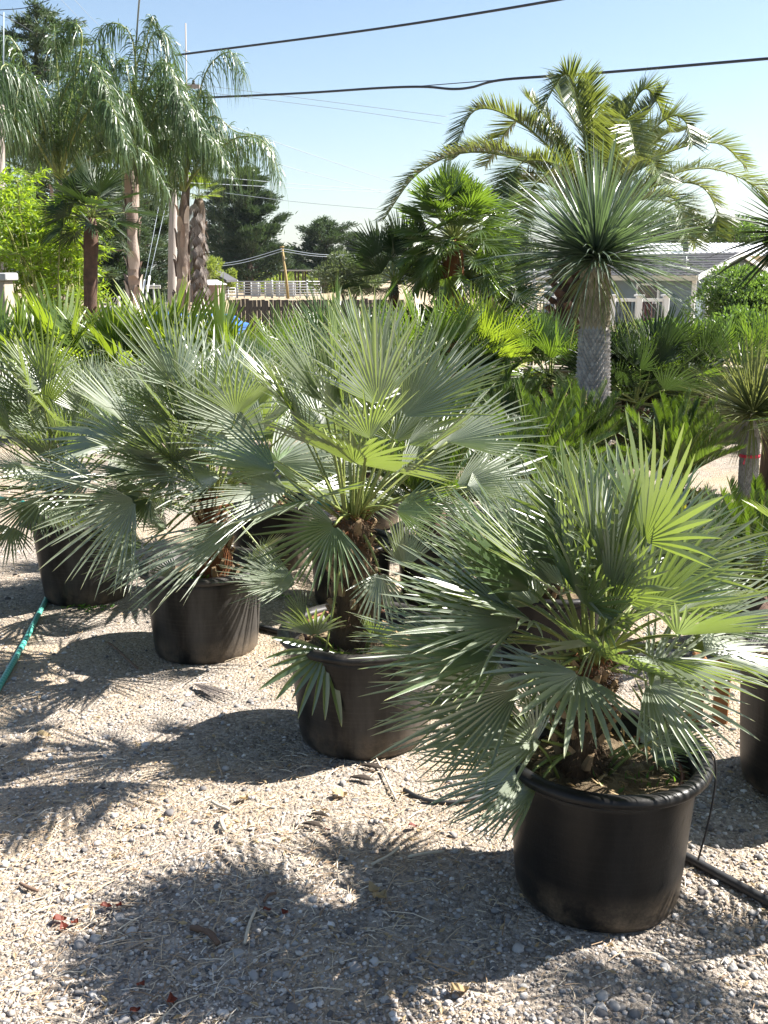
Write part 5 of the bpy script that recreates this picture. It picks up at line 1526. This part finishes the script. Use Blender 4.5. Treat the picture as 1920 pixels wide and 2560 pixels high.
pE = np.array((-.66, 5.65, 0)); pF = np.array((-.17, 4.98, 0)); pG = np.array((1.42, 3.05, 0)); pH = np.array((.72, 4.15, 0))
make_pot('dark nursery pot half hidden behind the third pot from the front', pE, .2, .235, .40, 'pot', 'black pots further back')
make_pot('dark nursery pot showing left of the trunk of the second palm', pF, .19, .21, .34, 'pot', 'black pots further back')
make_pot('tall black nursery pot cut off by the right edge', pG, .215, .25, .47, 'pot_dusty', 'black pots further back')
make_pot('dark nursery pot in shade behind the nearest fan palm', pH, .2, .235, .36, 'pot', 'black pots further back')

def up_(p, px, py): # crown point above a pot
    return at(px, py, p[1])

# nearest palm, right
A_fr = [
    (1576, 1524, .02, 1800, 1395, .10, 36, .75), (1530, 1470, .05, 1590, 1250, .12, 42, .8), (1400, 1490, -.05, 1205, 1340, -.22, 44, .65),
    (1484, 1395, .05, 1490, 1150, .10, 52, .8), (1400, 1420, .08, 1260, 1190, .12, 48, .75), (1590, 1400, .10, 1770, 1215, .2, 44, .8),
    (1540, 1380, .12, 1640, 1150, .2, 40, .75), (1742, 1567, .05, 1985, 1490, .08, 44, .85), (1703, 1607, .10, 1960, 1640, .12, 36, .5),
    (1618, 1703, -.10, 1860, 1760, -.14, 100, .85, 26), (1496, 1612, -.10, 1540, 1545, -.30, 74, .1, 20), (1355, 1678, -.12, 1310, 1760, -.28, 105, .7, 22),
    (1355, 1850, -.10, 1030, 1795, -.16, 58, .8, 26, 1430, 1870, -.02), (1343, 1968, -.16, 1165, 2062, -.28, 34, .6, 18, 1430, 1880, -.04),
    (1300, 1560, -.08, 985, 1490, -.2, 46, .6), (1280, 1495, .02, 1030, 1335, -.05, 48, .65), (1255, 1640, -.10, 935, 1650, -.25, 50, .6),
    (1300, 1720, -.12, 965, 1760, -.22, 55, .7), (1120, 1620, .05, 900, 1600, .0, 50, .6), (1340, 1450, .15, 1110, 1250, .2, 52, .7),
    (1230, 1560, .10, 1010, 1440, .1, 55, .7), (1270, 1790, -.06, 1010, 1860, -.14, 48, .7, 24, 1430, 1860, -.02), (1250, 1690, .08, 960, 1700, .05, 55, .8),
    (1640, 1480, .12, 1850, 1370, .2, 44, .8), (1330, 1930, -.12, 1070, 1960, -.2, 46, .6, 22, 1420, 1890, -.02), (1430, 1340, .1, 1400, 1150, .15, 40, .7),
    (1660, 1870, .0, 1760, 1790, .03, 60, .6, 18, 1560, 1890, .0), (1590, 1850, -.02, 1700, 1800, -.02, 60, .8, 18, 1520, 1890, -.02), (1620, 1890, .02, 1730, 1900, .02, 60, .4, 16, 1530, 1900, .0)]
hero_palm('potted blue green fan palm in the right foreground', np.array((at(1448, 1880, pA[1])[0], pA[1], pA[2] + .35)), up_(pA, 1484, 1640), A_fr, 'silver', .064, .046, 32, (.24, .34), (.18, .36), (0, 84), 21, suckers=7, group='potted silver fan palms', wm=1.22, hair=1100, green=.3)
# second palm, the tallest
B_fr = [
    (808, 1008, -.06, 655, 790, -.2, 40, .62), (857, 1048, .0, 825, 775, -.05, 50, .75), (1006, 1042, -.04, 1180, 835, .02, 48, .7), (985, 1042, .08, 1000, 765, .12, 50, .7),
    (885, 1160, -.12, 890, 1075, -.46, 82, .3), (1118, 1105, .02, 1345, 1045, .1, 42, .65), (1018, 1112, .0, 1115, 1070, -.02, 60, .5), (1140, 1215, .08, 1320, 1165, .12, 46, .6),
    (988, 1275, -.06, 1165, 1275, -.14, 56, .65), (838, 1312, -.18, 705, 1425, -.34, 88, .55, 26), (742, 1458, -.1, 560, 1415, -.18, 48, .7), (815, 1625, -.22, 775, 1790, -.30, 96, .85, 15),
    (870, 960, .15, 760, 760, .2, 50, .7), (930, 940, .1, 900, 735, .15, 50, .75), (1060, 1010, .18, 1230, 880, .25, 50, .7), (760, 1060, .05, 600, 880, .0, 50, .6),
    (720, 1230, .0, 560, 1160, -.05, 50, .5), (1000, 1180, .2, 1150, 1110, .3, 50, .6), (1010, 1420, .05, 1020, 1290, .08, 55, .8, 22), (950, 1430, -.1, 940, 1560, -.16, 70, .6, 16)]
hero_palm('tallest potted fan palm, second from the front, with white sunlit top leaves', np.array((at(885, 1545, pB[1])[0], pB[1], pB[2] + .35)), up_(pB, 880, 1290), B_fr, 'silver', .088, .055, 14, (.28, .38), (.3, .46), (10, 82), 24, suckers=5, group='potted silver fan palms', wm=1.2, hair=1000, boots=46)
# third palm
C_fr = [
    (666, 1093, -.1, 455, 925, -.22, 44, .6), (656, 1135, -.2, 440, 1050, -.36, 40, .55), (383, 1135, -.12, 270, 1055, -.25, 52, .7), (552, 1192, -.2, 350, 1187, -.4, 46, .5), (358, 1229, -.12, 232, 1228, -.24, 52, .7),
    (363, 1300, -.1, 385, 1215, -.1, 58, .8), (716, 1229, -.25, 480, 1290, -.55, 30, .5), (612, 1300, -.25, 335, 1465, -.55, 26, .5), (358, 1366, -.08, 200, 1310, -.2, 50, .7), (348, 1396, -.12, 232, 1430, -.26, 60, .7, 22),
    (716, 1461, -.2, 580, 1406, -.3, 46, .7), (500, 1030, .05, 420, 870, .0, 52, .7), (590, 1010, .1, 560, 850, .1, 52, .7), (440, 1060, .05, 320, 910, .0, 50, .65), (640, 1020, .15, 690, 870, .2, 50, .7),
    (420, 1190, -.2, 300, 1150, -.4, 50, .5), (610, 1240, -.1, 680, 1180, -.1, 60, .6), (420, 1320, -.15, 320, 1260, -.25, 55, .7), (540, 1060, -.1, 440, 960, -.3, 50, .6)]
hero_palm('third potted fan palm from the front', np.array((at(535, 1410, pC[1])[0], pC[1], pC[2] + .33)), up_(pC, 528, 1235), C_fr, 'silver', .085, .06, 28, (.30, .44), (.2, .52), (0, 80), 24, wm=1.2, az_bias=(190, 60), suckers=4, group='potted silver fan palms', trunk_mat='fibre')
# fourth palm, far left
D_fr = [
    (154, 1090, -.05, 50, 990, -.15, 48, .7), (139, 1182, -.2, 30, 1182, -.36, 46, .4), (220, 1040, .0, 150, 905, .0, 46, .7), (30, 1316, -.1, 0, 1400, -.16, 80, .8, 20), (90, 1290, -.05, 170, 1262, -.1, 40, .6, 18),
    (260, 1020, .05, 205, 880, .05, 44, .75), (320, 1010, .1, 300, 870, .1, 46, .75), (300, 1110, -.2, 220, 1010, -.4, 50, .6), (60, 1180, .0, -40, 1130, .0, 50, .6), (40, 1250, .05, -50, 1270, .0, 50, .6), (250, 1320, -.1, 330, 1360, -.2, 40, .6)]
hero_palm('fourth potted fan palm at the far left, bluish leaves', np.array((at(165, 1330, pD[1])[0], pD[1], pD[2] + .33)), up_(pD, 168, 1215), D_fr, 'silver', .06, .05, 42, (.30, .42), (.18, .56), (-12, 82), 24, wm=1.2, az_bias=(190, 60), suckers=4, group='potted silver fan palms')
E_fr = [(600, 1010, 0, 520, 850, -.1, 46, .7), (660, 1000, .1, 640, 840, .1, 46, .7), (560, 1060, -.1, 430, 940, -.2, 46, .7), (700, 1020, .1, 760, 880, .2, 46, .7), (520, 1020, .2, 420, 880, .2, 46, .7)]
hero_palm('potted fan palm with dark stump behind the third pot', pE + (0, 0, .32), up_(pE, 648, 1215), E_fr, 'silver', .075, .065, 26, (.34, .46), (.3, .56), (0, 80), 24, wm=1.2, group='fan palms in the second row')
hero_palm('small fan palm behind the trunk of the tallest potted palm', pF + (0, 0, .28), pF + (.02, 0, .48), [], 'silver', .06, .05, 14, (.2, .28), (.15, .32), (10, 80), 24, group='fan palms in the second row', hair=200)
hero_palm('shaded fan palm in the dark pot behind the nearest palm', pH + (0, 0, .28), pH + (.02, 0, .5), [], 'silver', .06, .05, 14, (.2, .3), (.15, .32), (0, 75), 24, group='fan palms in the second row', hair=200)

G_fr = [(1990, 1560, 0, 2120, 1450, 0, 46, .5)]
hero_palm('fan palm in the tall pot at the right edge', pG + (0, 0, .4), pG + (.06, .02, .72), G_fr, 'silver', .075, .055, 22, (.18, .25), (.1, .22), (0, 80), 22, group='fan palms in the second row', hair=200)
for k, (x_, y_, lb) in enumerate(((3.55, 7.4, 'fan palm standing outside the right edge beyond the ribboned yucca'), (3.0, 5.6, 'fan palm standing outside the right edge beside the sago palm'))):
    back_palm('fan_palm', lb, 'fan palm', (x_, y_, 0), (x_, y_, .95), 26, 'green_fan', R=.46, lp=.40, nl=20, el=(-20, 80), spread=70, group='fan palms along the wall')
pI = np.array((1.78, 2.12, 0))
make_pot('black pot just outside the right edge', pI, .215, .25, .42, 'pot_dusty', 'black pots further back', seg=36)
hero_palm('potted fan palm just outside the right edge', pI + (0, 0, .36), pI + (.03, .0, .78), [], 'silver', .075, .055, 26, (.3, .38), (.25, .45), (0, 80), 26, group='fan palms in the second row', hair=0)

# orange stakes by the right hand pot
for k, (px, lb) in enumerate(((1748, 'left one of two orange wooden stakes behind the right edge pot'), (1812, 'right one of two orange wooden stakes behind the right edge pot'))):
    a = at(px, 1640, 3.5); 
    root = thing('wooden_stake', lb, 'stake', (a[0], 3.5, 0), 'orange stakes')
    mb = MB(); mb.box((a[0], 3.5, a[2] / 2), (.055, .03, a[2]), bev=.006); mb.build('shaft', M['stake'], root, False)
    mb = MB(); mb.box((a[0], 3.5, a[2] + .008), (.05, .026, .016), bev=.006); mb.build('cut_end', M['stake'], root, False)

# broken bark chunk behind A and pale stick
# ================================================================ hoses and pipes
def along_ground(pts, n=60, lift=.012):
    P = spline([on_ground(*p) for p in pts], n); P[:, 2] = gz(P[:, 0], P[:, 1]) + lift
    return P
P = along_ground([(118, 1498), (100, 1540), (75, 1590), (45, 1640), (12, 1700), (-40, 1790), (-110, 1900)], 220)
rr = .0125 * (1 + .06 * (np.arange(220) % 2))
hose = thing('garden_hose', 'green garden hose lying across the gravel at the left edge', 'hose', P[0])
mb = MB(); mb.tube(P, .0125, 10); hb_ = mb.build('tube', M['hose'], hose)
mb = MB()
for k in range(4, 215, 3):
    seg_ = P[k:k + 2]
    mb.tube(np.array([seg_[0], seg_[0] * .6 + seg_[1] * .4 if k % 9 else seg_[1]]), .0134, 10)
tag(mb.build('pale_bands', M['hose_band'], hb_), kind='stuff')
P = along_ground([(-60, 1238), (40, 1254), (130, 1268), (230, 1284), (320, 1293)], 60)
o = MB(); o.tube(P, .014, 8); tag(o.build('garden_hose', M['hose'], None, True, origin=P[0]), 'green hose lying behind the far left pot', 'hose')
P = along_ground([(640, 1266), (740, 1256), (800, 1262), (870, 1268)], 40)
o = MB(); o.tube(P, .014, 8); tag(o.build('garden_hose', M['hose'], None, True, origin=P[0]), 'short stretch of green hose behind the dark stump', 'hose')
P = along_ground([(1650, 2130), (1715, 2160), (1800, 2205), (1870, 2245), (1960, 2300), (2080, 2370)], 60, .016)
o = MB(); o.tube(P, .0135, 10); tag(o.build('irrigation_pipe', M['blackmetal'], None, True, origin=P[0]), 'black irrigation pipe running from the near pot to the right', 'pipe')
P = along_ground([(640, 1570), (680, 1582), (720, 1600), (760, 1640)], 30, .014)
o = MB(); o.tube(P, .014, 8); tag(o.build('irrigation_pipe', M['blackmetal'], None, True, origin=P[0]), 'black irrigation pipe between the second and third pots', 'pipe')
P = along_ground([(1010, 1975), (1060, 2000), (1130, 2010), (1210, 1995), (1260, 1985)], 30, .009)
o = MB(); o.tube(P, .007, 8); tag(o.build('irrigation_pipe', M['blackmetal'], None, True, origin=P[0]), 'thin black tube on the ground left of the near pot', 'pipe')
P = along_ground([(50, 1312), (80, 1322), (110, 1340), (140, 1352)], 20, .012)
o = MB(); o.tube(P, .012, 8); tag(o.build('irrigation_pipe', M['blackmetal'], None, True, origin=P[0]), 'short black tube behind the far left pot', 'pipe')
# thin feed tube over the rim of pot A
P = spline([at(1690, 1880, pA[1] + .05), at(1745, 1868, pA[1] + .06), at(1784, 1890, pA[1] + .03), at(1788, 1960, pA[1] + .02), at(1770, 2060, pA[1] + .02), at(1745, 2150, pA[1] + .03)], 40)
o = MB(); o.tube(P, .003, 6); tag(o.build('drip_tube', M['blackmetal'], None, True, origin=P[0]), 'thin black drip tube hanging over the right rim of the near pot', 'tube')
# brown dripline rings lying on the soil
def ring(p, R, z, a0, a1, label, r=.006):
    a = np.linspace(a0, a1, 50)
    P = np.stack([p[0] + R * np.cos(a), p[1] + R * np.sin(a), p[2] + z + .006 * np.sin(a * 3)], -1)
    o = MB(); o.tube(P, r, 8); tag(o.build('dripline', M['dripline'], None, True, origin=P[0]), label, 'dripline', 'brown driplines')
ring(pB, .215, .415, 1.2, 3.6, 'brown dripline curled inside the rim of the second pot')
ring(pA, .21, .365, 4.6, 7.2, 'brown dripline on the soil of the near pot')
for k in range(6):
    a = 1.5 + k * .3; q = pB + np.array((math.cos(a) * .216, math.sin(a) * .216, 0))
    mb = MB(); mb.tube([q + (0, 0, .33), q + (0, 0, .425)], .003, 5)
    tag(mb.build('wire_peg', M['blackmetal'], None, True, origin=q), 'thin dark wire peg against the far inner wall of the second pot', 'peg', 'pegs round the dripline')

# ================================================================ gravel, straw and litter
def stones(n, ylo, yhi, rlo, rhi, sub, name, label, mat='pebble'):
    """many small worn stones pressed into the ground"""
    if sub:
        import bmesh
        b_ = bmesh.new(); bmesh.ops.create_icosphere(b_, subdivisions=sub, radius=1.0)
        bv = np.array([v.co[:] for v in b_.verts]); bf = np.array([[v.index for v in f.verts] for f in b_.faces]); b_.free()
    u = RNG.random(n)
    y = ylo * yhi / (yhi - u * (yhi - ylo))          # denser near the front
    hw = .44 * y + .35
    x = RNG.uniform(-1, 1, n) * hw
    cl = np.sin(x * 3.1 + y * 1.7) + np.sin(x * 1.3 - y * 2.9 + 1)
    keep = RNG.random(n) < np.clip(.72 + .25 * cl, .25, 1)
    for p, r in ((pA, .23), (pB, .235), (pC, .23), (pD, .21)):
        keep &= (x - p[0]) ** 2 + (y - p[1]) ** 2 > r * r
    x = x[keep]; y = y[keep]; n = len(x)
    r = np.exp(RNG.normal(math.log(rlo), .38, n)); r = np.clip(r, rlo * .5, rhi)
    z = gz(x, y)
    sc = np.stack([r * RNG.uniform(.8, 1.3, n), r * RNG.uniform(.7, 1.1, n), r * RNG.uniform(.45, .8, n)], -1)
    a = RNG.uniform(0, 2 * PI, n); tx = RNG.normal(0, .3, n)
    V = np.repeat(bv[None], n, 0) * (1 + RNG.normal(0, .13, (n, len(bv), 1)))
    V = V * sc[:, None]
    ct, st = np.cos(tx)[:, None], np.sin(tx)[:, None]
    yv, zv = V[..., 1] * ct - V[..., 2] * st, V[..., 1] * st + V[..., 2] * ct
    ca, sa = np.cos(a)[:, None], np.sin(a)[:, None]
    xv, yv = V[..., 0] * ca - yv * sa, V[..., 0] * sa + yv * ca
    V = np.stack([xv + x[:, None], yv + y[:, None], zv + z[:, None] + sc[:, 2:3] * .35], -1)
    F = (bf[None] + (np.arange(n) * len(bv))[:, None, None]).reshape(-1, 3)
    t = np.clip(RNG.beta(2.2, 2.0, n), 0, 1)
    mb = MB(); mb.add(V.reshape(-1, 3), F, np.repeat(t, len(bv)))
    return tag(mb.build(name, M[mat], None, True), label, 'gravel', kind='stuff')
stones(50000, 1.7, 9.0, .0036, .010, 1, 'gravel', 'small grey and tan gravel covering the yard')
stones(6500, 1.7, 6.5, .0062, .018, 2, 'pebbles', 'larger rounded grey pebbles strewn over the gravel', 'pebble_grey')

def strips(n, mat, name, label, ylo=1.7, yhi=7.5):
    u = RNG.random(n); y = ylo * yhi / (yhi - u * (yhi - ylo)); x = RNG.uniform(-1, 1, n) * (.44 * y + .3)
    c1 = on_ground(760, 2010); d = np.exp(-(((x - c1[0]) / .75) ** 2 + ((y - c1[1]) / .55) ** 2)) + .8 * np.exp(-(((x - .05) / .5) ** 2 + ((y - 2.9) / .35) ** 2)) + .6 * np.exp(-((x + .9) / .5) ** 2 - ((y - 2.3) / .5) ** 2)
    keep = RNG.random(n) < np.clip(.10 + .85 * d, 0, 1)
    for p, r in ((pA, .23), (pB, .235), (pC, .23), (pD, .21)): keep &= (x - p[0]) ** 2 + (y - p[1]) ** 2 > r * r
    x = x[keep]; y = y[keep]; n = len(x)
    a = RNG.normal(.5, .9, n); L = np.exp(RNG.normal(math.log(.024), .6, n)).clip(.01, .14); w = RNG.uniform(.0003, .0010, n) * (1 + L * 5)
    dx, dy_ = np.cos(a), np.sin(a); bnd = RNG.normal(0, .18, n)
    V = []
    for t, h in ((-.5, 0), (0, 1), (.5, 0)):
        off = bnd * (.25 - t * t)
        cx = x + dx * L * t - dy_ * L * off; cy = y + dy_ * L * t + dx * L * off
        cz = gz(cx, cy) + .006 + h * L * .06 + RNG.uniform(0, .004, n)
        for s in (-1, 1):
            V.append(np.stack([cx - dy_ * w * s, cy + dx * w * s, cz + s * w * .4], -1))
    V = np.stack(V, 1); F = np.array([(0, 1, 3, 2), (2, 3, 5, 4)])
    mb = MB(); mb.add(V.reshape(-1, 3), (F[None] + (np.arange(n) * 6)[:, None, None]).reshape(-1, 4), np.repeat(RNG.beta(2, 1.6, n), 6))
    tag(mb.build(name, M[mat], None, False), label, 'straw', kind='stuff')
strips(26000, 'straw', 'straw', 'dry straw and needles scattered over the gravel')

# curled leaf flakes
n = 2600
u = RNG.random(n); y = 1.7 * 6 / (6 - u * (6 - 1.7)); x = RNG.uniform(-1, 1, n) * (.44 * y + .3)
c1 = on_ground(800, 1990)
k = RNG.random(n) < .15 + .9 * np.exp(-(((x - c1[0]) / .8) ** 2 + ((y - c1[1]) / .6) ** 2)); x = x[k]; y = y[k]
mb = MB(); leafcloud(mb, np.stack([x, y, gz(x, y) + .007], -1), np.stack([RNG.normal(0, 1, len(x)), RNG.normal(0, 1, len(x)), RNG.uniform(0, .25, len(x))], -1), .022, .4, bend=.3)
tag(mb.build('leaf_litter', M['dead_leaf'], None, False), 'small dry leaf flakes scattered over the gravel', 'leaf litter', kind='stuff')

# single fallen leaves, twigs
def fallen_leaf(px, py, s, label, a, mat='redleaf'):
    p = on_ground(px, py); p[2] = gz(p[0], p[1]) + .012
    mb = MB()
    us = np.linspace(0, 1, 6); ws = np.array([.06, .36, .5, .42, .24, .02])
    vs = []
    for u_, w_ in zip(us, ws):
        for s_ in (-1, 0, 1):
            vs.append(((u_ - .5) * s, s_ * w_ * s * .8, (abs(s_) * .16 + .14 * math.sin(u_ * 5 + a) + .2 * (u_ - .5) ** 2 + .05 * RNG.normal()) * s))
    q = [(L * 3 + j, L * 3 + j + 1, L * 3 + 4 + j, L * 3 + 3 + j) for L in range(5) for j in range(2)]
    R = np.array(((math.cos(a), -math.sin(a), 0), (math.sin(a), math.cos(a), 0), (0, 0, 1)))
    mb.add(np.array(vs) @ R.T + p, np.array(q), RNG.random())
    tag(mb.build('fallen_leaf', M[mat], None, False, origin=p), label, 'leaf', 'fallen leaves')
for px, py, s, lb, a in ((150, 2303, .035, 'curled red leaf, left one of a touching pair at the lower left', .4), (160, 2322, .03, 'curled red leaf, lower one of the pair at the lower left', 2.2), (188, 2310, .026, 'small red leaf just right of the red pair at the lower left', 1.2),
        (266, 2272, .03, 'dark red brown leaf left of the shade edge', .2), (298, 2270, .024, 'dark red brown leaf at the shade edge', 1.4), (338, 2520, .028, 'orange red leaf near the bottom edge', .8),
        (430, 2497, .034, 'folded red leaf by the large pale stone near the bottom', 2.0), (352, 2455, .026, 'red brown star shaped leaf in the lower middle', 1.1), (668, 2282, .022, 'orange leaf scrap at the edge of the pot shadow', .3),
        (712, 2290, .022, 'orange leaf scrap inside the pot shadow', 2.6), (1032, 2072, .028, 'orange leaf left of the near pot', .1), (820, 2085, .018, 'pink red petal near the dark bark chunk', .5)):
    fallen_leaf(px, py, s, lb, a)
for px, py, s, lb, a in ((850, 1998, .05, 'pale yellow leaf lying on the straw', .3), (950, 2255, .055, 'tan leaf in the shadow of the near pot', 1.0), (110, 1850, .05, 'pale leaf in the shade at the left', .1), (935, 2235, .045, 'large tan leaf at the top of the pot shadow', 2.2), (610, 2015, .04, 'pale curled leaf among the straw', .9), (1150, 2490, .05, 'tan leaf near the bottom right', .5)):
    fallen_leaf(px, py, s, lb, a, 'dead_leaf')
def twig(p0, p1, r, label, mat='twig', name='twig', mid=.004):
    a = on_ground(*p0); b = on_ground(*p1); m = (a + b) / 2 + RNG.normal(0, .006, 3)
    P = spline([a, m, b], 12); P[:, 2] = gz(P[:, 0], P[:, 1]) + r + .006 + mid * np.sin(np.linspace(0, PI, 12))
    mb = MB(); mb.tube(P, r * (1 + RNG.normal(0, .1, 12)), 7)
    tag(mb.build(name, M[mat], None, True, origin=P[0]), label, 'twig', 'twigs on the gravel')
twig((478, 2322), (545, 2362), .008, 'thick brown twig in the palm shade at the bottom middle')
twig((612, 2362), (640, 2278), .0045, 'bleached white stick in the palm shade', 'paletwig')
twig((50, 2210), (95, 2228), .005, 'grey twig at the lower left')
twig((565, 2060), (562, 2095), .006, 'pale knotty twig among the straw', 'paletwig')
twig((530, 2020), (575, 2042), .005, 'pale bent twig above the knotty one', 'paletwig')
twig((890, 1810), (990, 2000), .0035, 'long pale stem left of the near pot', 'paletwig')
twig((930, 2170), (1000, 2125), .004, 'straw stem above the pot shadow', 'paletwig')
twig((1020, 2150), (1110, 2135), .004, 'thin straw stem left of the near pot', 'paletwig')
twig((270, 1610), (345, 1672), .005, 'dry stem in the shade of the third pot')
twig((660, 2260), (690, 2240), .004, 'short dark twig at the shade edge')
twig((1530, 1655), (1660, 1640), .009, 'pale stick lying behind the nearest palm', 'paletwig')
twig((1640, 1650), (1720, 1640), .009, 'second pale stick lying behind the nearest palm', 'paletwig')
for p, s, lb in (((905, 1955), .05, 'dark bark strip on the sunlit gravel'), ((782, 2075), .04, 'dark pine cone piece at the tip of the palm shadow'), ((800, 2050), .035, 'dark bark flake above the pine cone piece'), ((930, 1925), .05, 'dark wood sliver below the second pot')):
    a = on_ground(*p); a[2] = gz(a[0], a[1])
    mb = MB(); k = 9
    ang = np.linspace(0, 1, k); P = a + np.stack([(ang - .5) * s * 1.6, -(ang - .5) * s * .55, .012 + .006 * np.sin(ang * 3)], -1)
    mb.tube(P, s * .22 * np.sin(ang * PI * .94 + .1) + .002, 8, flat=.5)
    tag(mb.build('bark_chunk', M['bronze'], None, False, origin=a), lb, 'bark chunk', 'bark pieces on the gravel')
# flattened dry palm leaf in front of the third pot
p = on_ground(480, 1715); q = on_ground(560, 1745)
mb = MB(); fan_blade(mb, p + (0, 0, .014), q - p, (0, 0, 1), .26, math.radians(16), 12, fuse=.5, cup=0, droop=.01, wmul=1.1)
tag(mb.build('fallen_fan_leaf', M['bark_grey'], None, False, origin=p), 'grey dead fan leaf lying flat between the second and third pots', 'leaf')
# white scrap
p = on_ground(480, 1852); p[2] = gz(p[0], p[1]) + .012
mb = MB(); mb.box(p, (.016, .008, .003), bev=.001); tag(mb.build('paper_scrap', M['white_paint'], None, False, origin=p), 'tiny white paper scrap in the shade of the second pot', 'scrap')

# weeds at the foot of the pots
def weed(px, py, n, s, label):
    c = on_ground(px, py); c[2] = gz(c[0], c[1])
    root = thing('weed', label, 'weed', c, 'green weeds')
    P = []; D = []
    for k in range(n):
        o = RNG.normal(0, s, 3) * (1.4, .5, 0); o[2] = .008
        for m in range(5):
            P.append(c + o); a = RNG.uniform(0, 2 * PI); D.append((math.cos(a), math.sin(a), RNG.uniform(.2, 1)))
    mb = MB(); leafcloud(mb, np.array(P), np.array(D), .02, .5); mb.build('leaves', M['weed'], root, False)
weed(225, 1528, 16, .05, 'bright green weeds at the foot of the far left pot')
weed(192, 1518, 8, .03, 'small green weed left of the tan stem on the far left pot')
weed(690, 1500, 6, .03, 'thin weed standing between the third and second pots')
for px, py, pp, lb in ((1590, 1930, pA, 'green weed on the soil of the near pot'), (832, 1590, pB, 'bright weed on the soil of the second pot'), (500, 1440, pC, 'green weed beside the trunk in the third pot')):
    c = np.array((at(px, py, pp[1] - .06)[0], pp[1] - .1, pp[2] + .36))
    root = thing('weed', lb, 'weed', c, 'weeds in the pots')
    n = 26; P = c + RNG.normal(0, .045, (n, 3)) * (1, .8, .1)
    mb = MB(); leafcloud(mb, P, RNG.normal(0, .5, (n, 3)) + (0, 0, .8), .026, .35); mb.build('leaves', M['weed'], root, False)
# dead leaf scraps on the soil
for pp, lb in ((pA, 'dead leaf scraps on the soil of the near pot'), (pB, 'dead leaf scraps on the soil of the second pot')):
    n = 160; a = RNG.uniform(0, 2 * PI, n); r = .21 * np.sqrt(RNG.random(n))
    P = np.stack([pp[0] + r * np.cos(a), pp[1] + r * np.sin(a), np.full(n, pp[2] + .365)], -1)
    mb = MB(); leafcloud(mb, P, RNG.normal(0, 1, (n, 3)) * (1, 1, .25), .035, .25)
    tag(mb.build('leaf_scraps', M['dead_leaf'], None, False), lb, 'leaf litter', kind='stuff')
